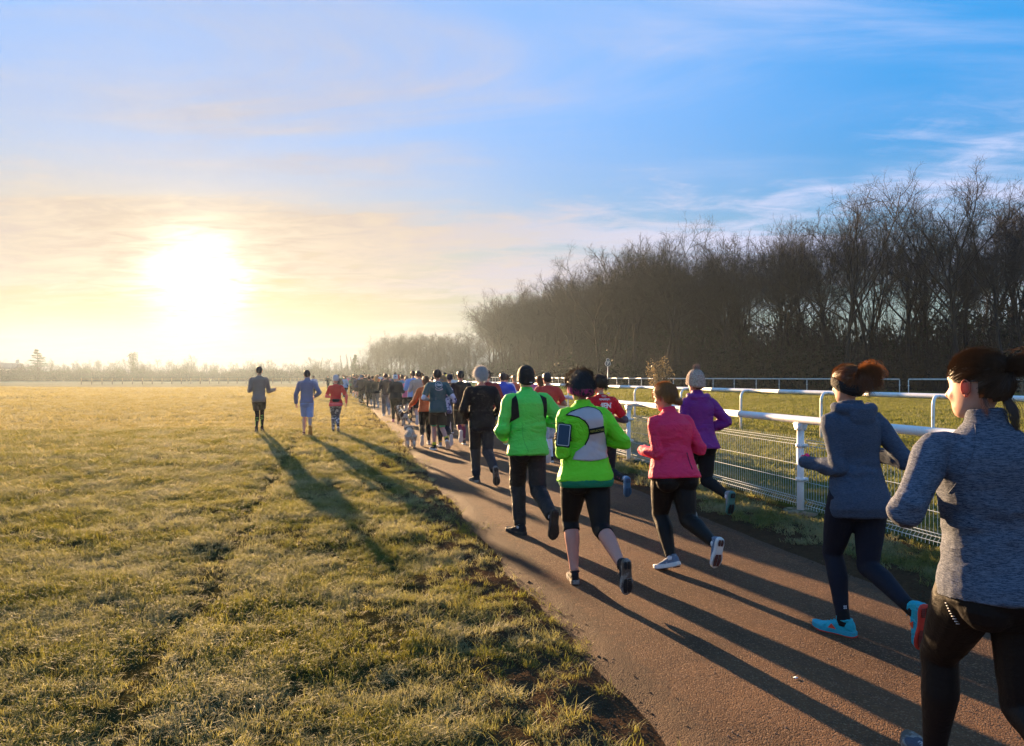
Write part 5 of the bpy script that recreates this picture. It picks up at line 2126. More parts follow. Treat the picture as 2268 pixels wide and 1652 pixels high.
# --- woman in pink top
F = Figure(1.60, 'f', 1.25, lean=9, twist=8, plant=(-0.075, -0.10), plantpitch=18, plantyaw=38, kick=(0.13, -0.50, 0.33), kickpitch=80, kickyaw=-6, hipz=0.88,
           armL=((-0.02, -0.28, -0.95), (-0.02, 0.98, 0.0)), armR=((0.34, -0.36, -0.86), (-0.35, 0.9, 0.2)), yaw=22, pitch=-12)
pinkm = fab('coral_pink_jersey', (0.82, 0.030, 0.105), rough=0.7, transl=0.05)
blueshoe = fab('slate_blue_shoe', (0.13, 0.18, 0.25), second=(0.4, 0.42, 0.44), sscale=22, sband=(0.55, 0.62), bscale=140)
pr = person(foot_at(F, 1486, 1266), F, 'woman in bright pink running top with a low hair bun', skin='pale', voxel=0.0085, seed=8,
            top=dict(mat=pinkm, ease=0.008, hem=-0.05, collar=0.035, fold=0.007, name='running_top', mitt=0.10),
            bottom=dict(type='tights', mat=fab('black_tights', (0.007, 0.006, 0.006), crease=0.006, rough=0.6), ease=0.004),
            shoes=dict(mat=blueshoe, sole=whitesole_m, tread=mat('maroon_tread', (0.11, 0.035, 0.03), rough=0.6, nscale=20, namt=0.5), laces=lace_m, sock=0.085), socks=fab('white_sock', (0.66, 0.68, 0.72)))
root = pr['root']
r = random.Random(7)
tie = F.hp(0.012, -.105, -.045)
hair_cap(F, root, H_GINGER, r, thick=0.016, front=0.36, back=-0.66, fuzz=2600, length=0.06, comb='tie', tie=tie, wid=0.0010)
mb = MB()
for j in range(3):
    c = F.hp(.012 + .010 * j, -.122 - .006 * j, -.052 - .012 * j)
    ball(mb, c, (.026, .022, .026), None, 12)
cs = []
for j in range(260):
    v = Vector((r.gauss(0, 1), r.gauss(0, 1), r.gauss(0, 1))).normalized()
    t = v.cross(Vector((r.gauss(0, 1), r.gauss(0, 1), r.gauss(0, 1)))).normalized()
    p = F.hp(.02, -.130, -.06) + v * .030
    cs.append([p, p + t * .02 + v * .003, p + t * .035 - v * .006])
ribbons(mb, cs, 0.0011)
mb.build('hair_bun', H_GINGER, root)
mb = MB(); mb.tube([F.hp(-.062, -.066, -.012), F.hp(-.050, -.085, -.004)], 0.0035, 6); mb.build('hair_clip', mat('silver_clip', (0.7, 0.7, 0.7), rough=0.25, metal=1.0), root)
bv = bvh_of(pr['top'])
strip('zip_pocket', [(.075, 0.985), (.083, .92), (.092, .85)], 0.0042, bv, 0.0005, fab('dark_zip', (0.08, 0.01, 0.03)), pr['top'])

# --- woman in lime top with reflective harness and phone armband
F = Figure(1.70, 'f', 1.15, lean=6, twist=8, plant=(-0.085, 0.02), kick=(0.11, -0.50, 0.26), kickpitch=84, kickyaw=4, plantyaw=-12,
           armL=((-0.20, -0.30, -0.93), (0.30, 0.92, 0.10)), armR=((0.55, -0.32, -0.77), (-0.70, 0.70, 0.12)), yaw=4, pitch=-8)
limem = fab('lime_jersey', (0.19, 0.74, 0.02), rough=0.6, nscale=4, transl=0.08)
pr = person(foot_at(F, 1272, 1292), F, 'woman in lime green top with silver reflective harness and black three quarter tights', skin='rosy', voxel=0.0085, seed=11,
            top=dict(mat=limem, ease=0.014, hem=-0.055, collar=0.02, fold=0.0075, name='running_top', flare=0.004),
            bottom=dict(type='capri', mat=fab('black_capri', (0.007, 0.006, 0.006), crease=0.006, rough=0.65), ease=0.004),
            shoes=dict(mat=fab('black_pink_shoe', (0.016, 0.013, 0.015), second=(0.35, 0.02, 0.10), sscale=30, sband=(0.66, 0.70)), sole=greysole_m, tread=rubber_m, laces=black_m))
root = pr['root']
b = MB()
loft(b, F.torso(-0.108, 0.03, 0.009, 0.004, steps=6, bulge=0.014), 26)
me = fuse(b, 0.008, 2)
bm = bmesh.new(); bm.from_mesh(me)
bmesh.ops.bisect_plane(bm, geom=list(bm.verts) + list(bm.edges) + list(bm.faces), plane_co=(0, 0, F.tp(-0.10).z), plane_no=(0, 0, 1), clear_inner=True)
bm.to_mesh(me); bm.free()
put(me, 'under_shirt', fab('emerald_jersey', (0.005, 0.20, 0.10)), root)
r = random.Random(9)
hair_cap(F, root, H_DARK, r, thick=0.026, front=0.42, back=-0.50, fuzz=2600, length=0.055, wid=0.0010, lump=0.010)
head_band(F, root, fab('pink_black_camo', (0.60, 0.03, 0.16), second=(0.02, 0.01, 0.02), sscale=24, sband=(0.54, 0.60)), -0.058, 0.012, 0.034, 0.030, 'headscarf')
bv = bvh_of(pr['top'])
V = lambda cx, cy: ((cx - 385) * .000634, 1.776 - .000634 * cy)
silver = mat('reflective_silver', (0.46, 0.36, 0.35), rough=0.45, spec=0.5, metal=0.25, nscale=14, namt=0.12, bump=0.003, bscale=12)
poly = [V(*p) for p in ((110, 700), (190, 655), (300, 618), (400, 600), (500, 622), (560, 655), (578, 700), (572, 850), (590, 920), (632, 1010), (650, 1080), (645, 1226), (500, 1250), (360, 1258), (165, 1240),
                        (205, 1150), (320, 1065), (368, 980), (380, 910), (362, 830), (320, 770), (250, 725), (170, 704))]
ves = patch('reflective_harness', poly, bv, 0.007, silver, root, 0.016, black_m, 0.0048)
lab_ = patch('label_band', [V(376, 868), V(582, 838), V(592, 912), V(384, 940)], bv, 0.0125, black_m, ves, 0.014, None, thick=0.003)
letters('REFLECT360', 0.023, *V(482, 892), bv, 0.0160, mat('olive_print', (0.30, 0.27, 0.03), rough=0.6), ves, 0.0006, R(6))
S_, E_ = F.sh['L'], F.el['L']
c = S_.lerp(E_, 0.62)
ax = (E_ - S_).normalized()
nrm = Vector((-0.30, -0.95, 0.0)); nrm = (nrm - ax * nrm.dot(ax)).normalized()
sd = ax.cross(nrm).normalized()
arm_r = 0.064


def slab(mb, c, hw, hh, d0, d1, rnd, n=5):
    pts = []
    for qx, qy, a0 in ((1, 1, 0), (-1, 1, 90), (-1, -1, 180), (1, -1, 270)):
        for j in range(n):
            a = R(a0 + 90 * j / (n - 1))
            pts.append((qx * (hw - rnd) + rnd * math.cos(a), qy * (hh - rnd) + rnd * math.sin(a)))
    m = len(pts)
    vs = [c + sd * x + ax * y + nrm * d for d in (d0, d1) for x, y in pts]
    mb.add(vs, [tuple(range(m - 1, -1, -1)), tuple(m + j for j in range(m))] + [(j, (j + 1) % m, m + (j + 1) % m, m + j) for j in range(m)])


mb = MB(); slab(mb, c, .056, .093, arm_r - 0.012, arm_r + 0.006, .014)
ab = mb.build('phone_armband', black_m, root, False)
mb = MB(); slab(mb, c, .048, .085, arm_r + 0.004, arm_r + 0.0085, .012); mb.build('frame', mat('pale_trim', (0.55, 0.50, 0.46), rough=0.5), ab, False)
mb = MB(); slab(mb, c, .0425, .0795, arm_r + 0.006, arm_r + 0.0105, .009); mb.build('screen', mat('dark_screen', (0.012, 0.017, 0.035), rough=0.22, spec=0.5), ab, False)
mb = MB()
ring = [c + (nrm * math.cos(t) + sd * math.sin(t)) * (arm_r - 0.004) for t in [6.283 * j / 16 for j in range(17)]]
for dd in (-.02, 0.0, .02):
    mb.tube([p + ax * dd for p in ring], 0.011, 6, False)
mb.build('strap', black_m, ab)
mb = MB(); mb.tube(spline([c - ax * .095 + nrm * arm_r, c - ax * .10 + nrm * (arm_r + .01) + sd * .03, c - ax * .088 + sd * .075 + nrm * arm_r, c - ax * .086 + sd * .105 + nrm * (arm_r - .012)], 4), 0.0026, 5); mb.build('cord', black_m, ab)

# --- man in green jacket and black hat
F = Figure(1.775, 'm', 1.02, lean=5, twist=6, plant=(-0.075, 0.02), kick=(0.12, -0.44, 0.26), kickpitch=86, kickyaw=-3, plantyaw=26,
           armL=((-0.30, -0.10, -0.94), (0.22, 0.82, -0.40)), armR=((0.60, -0.26, -0.74), (-0.72, 0.68, 0.05)), yaw=-4, pitch=-6)
gj = fab('neon_green_shell', (0.10, 0.70, 0.09), rough=0.55, spec=0.35, nscale=3, bump=0.008, bscale=14, transl=0.16)
pr = person(foot_at(F, 1152, 1184), F, 'man in neon green windproof jacket with black side panels and black beanie', skin='pale', voxel=0.0095, seed=14,
            top=dict(mat=gj, ease=0.022, hem=-0.075, collar=0.03, fold=0.012, name='jacket', flare=0.010, arm=0.8),
            bottom=dict(type='trousers', mat=blackshell_m, ease=0.008, loose=(0.098, 0.060)),
            shoes=dict(mat=blackshoe_m, sole=rubber_m, tread=rubber_m, laces=black_m), socks=fab('pale_sock', (0.5, 0.52, 0.58)))
root = pr['root']
r = random.Random(11)
hair_cap(F, root, H_DARK, r, thick=0.006, front=0.3, back=-0.66, fuzz=200, length=0.015)
cap_hat(F, root, fab('black_beanie', (0.016, 0.014, 0.013), rough=0.75), 'beanie', 0.05, -0.62, 0.012, tall=0.004)
bv = bvh_of(pr['top'])
V = lambda cx, cy: ((cx - 1110) * .000756, 1.872 - .000756 * cy)
for poly in (((930, 570), (865, 620), (855, 740), (856, 860), (835, 950), (955, 868), (944, 740)), ((1268, 565), (1362, 612), (1366, 760), (1370, 922), (1308, 858), (1300, 740))):
    patch('side_panel', [V(*p) for p in poly], bv, 0.003, black_m, pr['top'], 0.016, None, thick=0.002)
dgreen = fab('green_seam', (0.05, 0.40, 0.06))
for ln in (((990, 440), (970, 510), (930, 570)), ((1118, 440), (1180, 500), (1268, 565)), ((990, 960), (1000, 1150), (1055, 1330))):
    strip('seam', [V(*p) for p in ln], 0.0022, bv, 0.0, dgreen, pr['top'])
letters('ron', 0.022, 0.0, V(1090, 472)[1], bv, 0.003, dgreen, pr['top'])
mb = MB()
pts = [F.el['L'] + (F.wr['L'] - F.el['L']) * 0.25 + Vector((math.cos(t) * 0.070, math.sin(t) * 0.070 * 0.7, math.sin(t) * 0.05)) for t in [6.283 * j / 18 for j in range(19)]]
mb.tube(pts, 0.004, 5, False); mb.build('cuff_trim', black_m, pr['top'])
mb = MB(); q = F.hp(.030, -.113, -.055); mb.box(q, (.014, .003, .004)); mb.build('logo', white_f, root, False)

# --- grey haired man in black
F = Figure(1.80, 'm', 1.05, lean=4, twist=5, plant=(-0.075, 0.03), kick=(0.11, -0.40, 0.22), kickpitch=80, kickyaw=6, plantyaw=16,
           armL=((-0.36, -0.18, -0.90), (0.36, 0.75, -0.50)), armR=((0.36, -0.20, -0.90), (-0.36, 0.75, -0.45)), yaw=-4, pitch=-5)
pr = person(foot_at(F, 1055, 1068), F, 'grey haired man in black sweatshirt and dark navy tracksuit trousers', skin='rosy', voxel=0.0105, seed=17,
            top=dict(mat=fab('black_sweatshirt', (0.010, 0.008, 0.008)), ease=0.013, hem=-0.08, fold=0.007, name='sweatshirt', flare=0.004, neck=0.55),
            bottom=dict(type='trousers', mat=fab('navy_track_trousers', (0.008, 0.010, 0.018), rough=0.6), ease=0.010, loose=(0.100, 0.058)),
            shoes=dict(mat=blackshoe_m, sole=greysole_m, tread=rubber_m, laces=lace_m), socks=black_m)
r = random.Random(12)
hair_cap(F, pr['root'], H_GREY, r, thick=0.022, front=0.40, back=-0.72, fuzz=2600, length=0.05, wid=0.0013, lump=0.008)
bv = bvh_of(pr['bottom'])

# --- woman in purple jacket, bobble hat
F = Figure(1.70, 'f', 1.05, lean=6, twist=6, plant=(-0.08, 0.04), kick=(0.10, -0.44, 0.34), kickpitch=78, plantyaw=20,
           armL=((-0.30, -0.2, -0.9), (0.3, 0.9, 0.1)), armR=((0.62, -0.28, -0.73), (-0.80, 0.42, -0.30)), yaw=2, pitch=-4)
pr = person(foot_at(F, 1532, 1150), F, 'woman in purple hooded jacket and knitted oatmeal bobble hat beside the fence', skin='pale', voxel=0.0095, seed=19,
            top=dict(mat=fab('purple_shell', (0.17, 0.018, 0.19), rough=0.6, nscale=4, bump=0.006, bscale=12, transl=0.08), ease=0.020, hem=-0.06, hood=True, collar=0.05, fold=0.009, name='jacket', flare=0.006),
            bottom=dict(type='tights', mat=black_m, ease=0.004),
            shoes=dict(mat=fab('grey_teal_shoe', (0.22, 0.26, 0.28)), sole=mat('teal_sole', (0.05, 0.16, 0.14), rough=0.6, nscale=14, namt=0.3), tread=rubber_m, laces=lace_m), socks=white_f)
root = pr['root']
wool = fab('oatmeal_wool', (0.42, 0.34, 0.28), second=(0.26, 0.20, 0.16), sscale=60, bump=0.006, bscale=70, rough=0.95)
cap_hat(F, root, wool, 'bobble_hat', 0.02, -0.42, 0.022, ribs=12, tall=0.030)
mb = MB()
pc = F.hp(0, -.035, .192)
ball(mb, pc, (.024, .024, .022))
r = random.Random(13)
cs = []
for j in range(420):
    v = Vector((r.gauss(0, 1), r.gauss(0, 1), r.gauss(0, 1))).normalized()
    cs.append([pc + v * .015, pc + v * .030, pc + (v + Vector((r.gauss(0, .2), r.gauss(0, .2), r.gauss(0, .2)))) * .040])
ribbons(mb, cs, 0.0022)
mb.build('bobble', wool, root)
hair_cap(F, root, H_BROWN, r, thick=0.006, front=0.3, back=-0.6, fuzz=150, length=0.03)

# --- woman in red lettered shirt
F = Figure(1.68, 'f', 1.02, lean=5, twist=6, plant=(-0.08, 0.05), kick=(0.12, -0.46, 0.40), kickpitch=72, kickyaw=8,
           armR=((0.52, -0.25, -0.80), (-0.55, 0.82, 0.05)), yaw=4, pitch=-8)
pr = person(foot_at(F, 1318, 1122), F, 'woman in red shirt lettered JEN half hidden behind the lime top', skin='pale', voxel=0.0105, seed=21,
            top=dict(mat=fab('red_jersey', (0.52, 0.012, 0.02)), ease=0.012, hem=-0.06, sleeve='short', under=fab('grey_base_layer', (0.10, 0.10, 0.13)), fold=0.006, name='shirt'),
            bottom=dict(type='tights', mat=fab('patterned_tights', (0.014, 0.012, 0.016), second=(0.45, 0.05, 0.14), sscale=16, sband=(0.64, 0.68)), ease=0.003),
            shoes=dict(mat=fab('blue_white_shoe', (0.10, 0.20, 0.36), second=(0.5, 0.55, 0.6), sscale=25), sole=mat('blue_sole', (0.05, 0.16, 0.30), rough=0.5, nscale=15, namt=0.3), tread=mat('dark_blue_tread', (0.03, 0.10, 0.20), rough=0.6), laces=lace_m), socks=black_m)
root = pr['root']
r = random.Random(15)
tie = F.hp(0, -.11, .05)
hair_cap(F, root, H_BLACK, r, thick=0.012, front=0.4, back=-0.55, fuzz=900, length=0.05, comb='tie', tie=tie)
mb = MB(); tail(mb, [tie, F.hp(.01, -.15, .04), F.hp(.02, -.145, -.04), F.hp(.03, -.12, -.12)], 260, 0.030, r, 0.0014, 0.014); mb.build('ponytail', H_BLACK, root)
bv = bvh_of(pr['top'])
wp = mat('white_print', (0.68, 0.68, 0.68), rough=0.6)
JX = 0.015
letters('JEN', 0.088, JX + .005, 1.262, bv, 0.004, wp, pr['top'], 0.004)
letters('goodgym', 0.040, JX - .005, 1.345, bv, 0.004, wp, pr['top'], 0.0008)
letters('NB', 0.024, JX - .012, 1.418, bv, 0.004, wp, pr['top'], 0.002)
for g in (-1, 1):
    strip('logo', [(JX - .005 + g * .016 + .013 * math.cos(t), 1.382 + .010 * math.sin(t)) for t in [6.283 * j / 10 for j in range(11)]], 0.0022, bv, 0.003, wp, pr['top'], per=2)


def star(x, z, ro, ri, n, name='star'):
    poly = [(x + (ro if j % 2 == 0 else ri) * math.sin(math.pi * j / n), z + (ro if j % 2 == 0 else ri) * math.cos(math.pi * j / n)) for j in range(2 * n)]
    patch(name, poly, bv, 0.004, wp, pr['top'], 0.03, None, thick=0.0)


star(JX - .010, 1.195, .030, .020, 9, 'burst')
for x, z in ((JX + .042, 1.185), (JX - .065, 1.275), (JX + .072, 1.295), (JX - .06, 1.225), (JX + .075, 1.17)):
    star(x, z, .012, .005, 5)

# --- man in red shirt, white shorts
F = Figure(1.74, 'm', 1.0, lean=5, twist=-5, stance='R', plant=(-0.07, 0.02), kick=(0.10, -0.30, 0.24), kickpitch=70,
           armR=((0.50, -0.20, -0.84), (-0.5, 0.85, 0.0)), yaw=0, pitch=-4)
pr = person(foot_at(F, 1221, 1024, side='R'), F, 'man in plain red shirt, pale camouflage shorts and white leggings by the fence', skin='tan', voxel=0.012, seed=24,
            top=dict(mat=fab('warm_red_jersey', (0.55, 0.05, 0.035)), ease=0.016, hem=-0.06, sleeve='short', fold=0.007, name='shirt'),
            bottom=dict(type='shorts', mat=fab('white_camo_shorts', (0.58, 0.61, 0.68), second=(0.36, 0.39, 0.48), sscale=11), t1=0.42, wide=0.112, under=fab('white_leggings', (0.66, 0.70, 0.78))),
            shoes=dict(mat=blackshoe_m, sole=whitesole_m, tread=rubber_m), socks=white_f)
r = random.Random(16)
hair_cap(F, pr['root'], H_BLACK, r, thick=0.007, front=0.42, back=-0.6, fuzz=500, length=0.015)
mb = MB(); mb.tube([F.hp(-.074, .0, .01), F.hp(-.080, .05, .016), F.hp(-.06, .094, .018)], 0.004, 5); mb.build('sunglasses', white_f, pr['root'])

# --- man in teal volunteer shirt
F = Figure(1.82, 'm', 0.98, lean=6, twist=8, plant=(-0.07, 0.02), kick=(0.14, -0.36, 0.24), kickpitch=42, kickyaw=14, plantyaw=14,
           armL=((-0.46, -0.24, -0.86), (0.45, 0.85, -0.15)), armR=((0.46, -0.35, -0.80), (-0.30, 0.9, 0.2)), yaw=2, pitch=-2)
pr = person(foot_at(F, 962, 997), F, 'man in dark teal volunteer shirt over white sleeves and black shorts', skin='rosy', voxel=0.012, seed=26,
            top=dict(mat=fab('teal_jersey', (0.016, 0.080, 0.095)), ease=0.016, hem=-0.10, sleeve='short', under=fab('white_base_layer', (0.55, 0.60, 0.72)), fold=0.006, name='shirt', flare=0.004),
            bottom=dict(type='shorts', mat=black_m, t1=0.30, wide=0.112, under=fab('green_liner', (0.01, 0.30, 0.14)), ut=0.37),
            shoes=dict(mat=blackshoe_m, sole=whitesole_m, tread=rubber_m), socks=fab('yellow_sock', (0.60, 0.48, 0.01)))
r = random.Random(18)
root = pr['root']
hair_cap(F, root, H_DARK, r, thick=0.014, front=0.44, back=-0.55, fuzz=700, length=0.025, wid=0.0016)
bv = bvh_of(pr['top'])
LX, LZ = 0.012, 1.438
strip('logo', [(LX + .076 * math.cos(t), LZ + .076 * math.sin(t)) for t in [6.283 * j / 16 for j in range(17)]], 0.0045, bv, 0.003, wp, pr['top'], per=3)
letters('250', 0.062, LX + .012, LZ - .004, bv, 0.005, wp, pr['top'], 0.002)
strip('logo', [(LX - .045, LZ - .02), (LX - .055, LZ + .005), (LX - .03, LZ + .02), (LX - .02, LZ + .04), (LX + .005, LZ + .035)], 0.0035, bv, 0.004, wp, pr['top'])
letters('VOLUNTEER', 0.034, LX, LZ - .008, bv, 0.005, wp, pr['top'], 0.001, arc=0.112)
bv = bvh_of(pr['bottom'])
for j in range(3):
    strip('stripe', [(.13 + .012 * j, F.hip.z - .05 - .03 * j), (.15 + .012 * j, F.hip.z - .11 - .03 * j)], 0.006, bv, 0.002, white_f, pr['bottom'], per=3)

# --- the rest of the field within sight of faces and shirts
SH_W = dict(mat=blackshoe_m, sole=whitesole_m)
SH_G = dict(mat=fab('grey_shoe', (0.25, 0.25, 0.27)), sole=whitesole_m)
SH_P = dict(mat=fab('pink_shoe', (0.55, 0.20, 0.28)), sole=mat('pink_sole', (0.5, 0.15, 0.2), rough=0.6))
POSE = [dict(), dict(stance='R', twist=-6), dict(kick=(0.10, -0.38, 0.40), kickpitch=70), dict(stance='R', twist=-5, kick=(0.09, -0.42, 0.3)),
        dict(kick=(0.08, -0.25, 0.20), kickpitch=60, plant=(-.07, .12)), dict(stance='R', kick=(0.10, -0.22, 0.16), kickpitch=45, plant=(-.07, .10))]


def mid(px, py, h, sex, label, top, bottom, hair='short', hm=H_DARK, skin='pale', pose=0, shoes=SH_W, socks=None, rz=None, seed=0, voxel=0.015, girth=1.0, hat=None, arms=None, x=None, **kw):
    P = dict(POSE[pose]); P.update(kw)
    if arms:
        P['armL'], P['armR'] = arms
    F = Figure(h, sex, girth, **P)
    side = P.get('stance', 'L')
    loc = foot_at(F, px, py, rz, side)
    pr = person(loc, F, label, rz=rz, skin=skin, voxel=voxel, seed=seed + int(px), top=top, bottom=bottom, shoes=shoes, socks=socks)
    r = random.Random(int(px * 7))
    root = pr['root']
    if hair:
        if hair == 'short':
            hair_cap(F, root, hm, r, thick=0.010, front=0.42, back=-0.56, fuzz=220, length=0.022, wid=0.002)
        else:
            tie = F.hp(0, -.108, .05)
            hair_cap(F, root, hm, r, thick=0.012, front=0.42, back=-0.56, fuzz=220, length=0.05, comb='tie', tie=tie, wid=0.002)
            mb = MB()
            if hair == 'pony':
                tail(mb, [tie, F.hp(.02, -.15, .05), F.hp(.04, -.15, -.03), F.hp(.05, -.13, -.10)], 120, 0.030, r, 0.003, 0.014)
            elif hair == 'ponyup':
                tail(mb, [F.hp(0, -.06, .11), F.hp(.02, -.08, .17), F.hp(.07, -.08, .17), F.hp(.10, -.08, .10)], 120, 0.030, r, 0.003, 0.018)
            elif hair == 'loose':
                tail(mb, [F.hp(0, -.07, .04), F.hp(0, -.12, -.03), F.hp(.01, -.125, -.11), F.hp(.02, -.11, -.18)], 260, 0.060, r, 0.003, 0.025)
            elif hair == 'bun':
                ball(mb, F.hp(0, -.075, .125), (.034, .034, .032))
                ribbons(mb, [[F.hp(0, -.075, .125) + v * .03, F.hp(0, -.075, .125) + v * .045] for v in [Vector((r.gauss(0, 1), r.gauss(0, 1), r.gauss(0, 1))).normalized() for _ in range(60)]], 0.003)
            mb.build({'bun': 'hair_bun', 'loose': 'long_hair'}.get(hair, 'ponytail'), hm, root)
    if hat:
        cap_hat(F, root, hat, 'hat', 0.08, -0.40, 0.016, tall=0.01)
    pr['F'] = F
    return pr


T = lambda mname, c, **k: dict(mat=fab(mname, c), fold=0.007, ease=k.pop('ease', 0.010), hem=k.pop('hem', -0.07), name=k.pop('nm', 'top'), **k)
B = lambda c='black', **k: dict(mat={'black': black_m, 'navy': navy_m}[c], ease=0.004, **k)
SHORT = dict(type='shorts', mat=black_m, t1=0.30, loose=(0.094, 0.096))

mid(1088, 1006, 1.80, 'm', 'man in dark maroon jacket just right of the grey haired man', T('maroon_shell', (0.22, 0.025, 0.02), nm='jacket', ease=0.02), dict(type='shorts', mat=black_m, t1=0.42, wide=0.112, calf=fab('black_calf_sleeve', (0.014, 0.015, 0.02)), c0=0.52, cname='calf_sleeve'), skin='rosy', pose=1, socks=None)
mid(1122, 985, 1.75, 'm', 'man in royal blue jacket between the maroon and the neon jackets', T('royal_blue_shell', (0.04, 0.08, 0.42), nm='jacket', ease=0.02, collar=0.03), B(), pose=3, seed=2)
mid(1116, 952, 1.70, 'm', 'man in pale lilac top ahead of the neon jacket', T('lilac_jersey', (0.48, 0.46, 0.60), nm='top'), B(), pose=4, hm=H_BROWN)
mid(1135, 944, 1.70, 'm', 'fair curly haired man in orange red top ahead of the neon jacket', T('orange_red_jersey', (0.55, 0.10, 0.05), nm='top'), B(), pose=0, hm=H_BLOND)
mid(1170, 968, 1.76, 'f', 'woman with a high auburn ponytail ahead of the neon jacket', T('pink_jersey', (0.60, 0.10, 0.22)), B(), hair='ponyup', hm=H_AUBURN, pose=2)
mid(1190, 985, 1.66, 'f', 'woman with loose brown hair left of the plain red shirt', T('rose_jersey', (0.60, 0.18, 0.28)), B('navy'), hair='loose', hm=H_BROWN, pose=0)
mid(1028, 985, 1.80, 'm', 'dark haired man in black top between tie dye top and grey haired man', T('black_top', (0.018, 0.016, 0.016)), dict(type='shorts', mat=black_m, t1=0.36, wide=0.112, calf=fab('wine_sock', (0.18, 0.02, 0.06)), c0=0.62), skin='rosy', pose=3, seed=4)
pr = mid(975, 990, 1.68, 'f', 'fair haired woman in blue and white tie dye top', dict(mat=fab('tie_dye', (0.55, 0.56, 0.68), second=(0.035, 0.04, 0.14), sscale=10, sband=(0.42, 0.56)), ease=0.022, hem=-0.10, fold=0.008, name='top'), B('navy', type='tights'), hair='pony', hm=H_BLOND, pose=0, seed=3, shoes=SH_G, socks=fab('mustard_sock', (0.5, 0.35, 0.02)),
         kick=(0.12, -0.36, 0.26))
head_band(pr['F'], pr['root'], fab('grey_band', (0.16, 0.17, 0.22)), -0.01, 0.05, 0.02, 0.014)
dogw = mid(950, 985, 1.66, 'f', 'woman in orange jacket holding the dog leads beside the teal shirt', T('orange_shell', (0.62, 0.11, 0.03), nm='jacket', ease=0.018), B('black', type='tights'), hair='loose', hm=H_BROWN, pose=1, seed=5, shoes=SH_G,
           arms=(((-0.45, -0.05, -0.88), (-0.35, 0.70, -0.55)), None), kick=(0.14, -0.30, 0.2))
mid(932, 943, 1.84, 'm', 'man in beige long sleeved top and black shorts ahead of the dogs', T('beige_fleece', (0.42, 0.32, 0.25), hem=-0.08), SHORT, skin='rosy', pose=1, seed=6, socks=black_m)
mid(910, 935, 1.86, 'm', 'tall man in light blue jacket left of the beige top', T('sky_blue_shell', (0.20, 0.32, 0.58), nm='jacket', ease=0.02), B('navy'), pose=2, seed=7)
mid(985, 935, 1.70, 'm', 'runner in bright yellow cap ahead of the tie dye top', T('dark_green_top', (0.03, 0.06, 0.05)), B(), hair=None, hat=fab('yellow_cap', (0.55, 0.55, 0.02)), pose=4, seed=8)
mid(1002, 960, 1.72, 'm', 'runner in dark striped beanie ahead of the tie dye top', T('charcoal_top', (0.03, 0.03, 0.035)), B(), hair=None, hat=fab('charcoal_beanie', (0.03, 0.03, 0.04)), pose=3, seed=9)
mid(938, 920, 1.76, 'f', 'woman with a high hair bun ahead of the orange jacket', T('peach_top', (0.5, 0.2, 0.15)), B(), hair='bun', hm=H_BROWN, pose=5, seed=10)
pr = mid(871, 935, 1.72, 'f', 'stocky runner in black jacket, striped bobble beanie and pink shoes', T('black_jacket', (0.016, 0.018, 0.018), nm='jacket', ease=0.022), B(type='tights'), hair=None, hat=fab('white_knit', (0.55, 0.58, 0.6)), pose=4, seed=11, girth=1.2, shoes=SH_P, socks=fab('lilac_sock', (0.5, 0.36, 0.6)))
head_band(pr['F'], pr['root'], fab('dark_knit', (0.02, 0.025, 0.03)), 0.02, 0.05, 0, 0.020, 'hat_stripe')
cap_hat(pr['F'], pr['root'], fab('dark_knit', (0.02, 0.025, 0.03)), 'hat_crown', 0.72, 0.70, 0.022, tall=0.01)
mb = MB(); ball(mb, pr['F'].hp(0, -.02, .17), (.036, .036, .034)); mb.build('bobble', MATS['dark_knit'], pr['root'])
mid(850, 921, 1.78, 'm', 'runner in brown black top left of the striped bobble beanie', T('brown_black_top', (0.045, 0.035, 0.03)), dict(type='trousers', mat=fab('grey_trousers', (0.16, 0.15, 0.15)), ease=0.008), pose=0, seed=12, shoes=SH_G)
mid(884, 917, 1.70, 'f', 'runner in red beanie and grey green top behind the striped beanie', T('grey_green_top', (0.13, 0.18, 0.15)), SHORT, hair=None, hat=fab('red_beanie', (0.50, 0.03, 0.03)), pose=1, seed=13)
mid(894, 915, 1.72, 'm', 'runner in teal blue jacket with earmuffs', T('teal_blue_shell', (0.06, 0.20, 0.32), nm='jacket'), B(), pose=3, seed=14)
mid(829, 906, 1.66, 'f', 'woman with windblown sunlit hair and dark top in the column', T('dark_brown_top', (0.03, 0.025, 0.02)), dict(type='tights', mat=fab('grey_leggings', (0.12, 0.11, 0.11)), ease=0.004), hair='loose', hm=H_BLOND, pose=0, seed=15)
mid(814, 903, 1.70, 'm', 'runner in dark top at the left edge of the path', T('soot_top', (0.025, 0.025, 0.022)), B(), pose=2, seed=16)
mid(802, 890, 1.72, 'm', 'runner in black top with pale shoulder print and dark beanie', T('black_print_top', (0.02, 0.02, 0.022)), B(), hair=None, hat=fab('blue_grey_beanie', (0.10, 0.12, 0.18)), pose=5, seed=17)
mid(787, 881, 1.78, 'm', 'broad runner in grey black top and shorts on the far path', T('grey_black_top', (0.06, 0.06, 0.055)), SHORT, pose=3, seed=18, girth=1.1, skin='rosy')
mid(764, 875, 1.66, 'f', 'runner in light blue top at the left of the far column', T('light_blue_top', (0.25, 0.36, 0.50)), B(), pose=1, seed=19, hair='pony', hm=H_BROWN)
mid(725, 864, 1.72, 'm', 'lone dark runner far off on the grass', T('far_dark_top', (0.035, 0.033, 0.03)), B('navy'), pose=2, seed=20, voxel=0.02, rz=R(20))
mid(697, 884, 1.70, 'm', 'runner in pale lilac top beyond the blue shorts', T('pale_lilac_top', (0.40, 0.38, 0.46)), B(), pose=1, seed=21, voxel=0.018, rz=R(18))
mid(746, 888, 1.80, 'm', 'runner in brown jacket hidden beyond the red shirt', T('brown_jacket', (0.12, 0.09, 0.07)), B(), pose=0, seed=22, voxel=0.018)

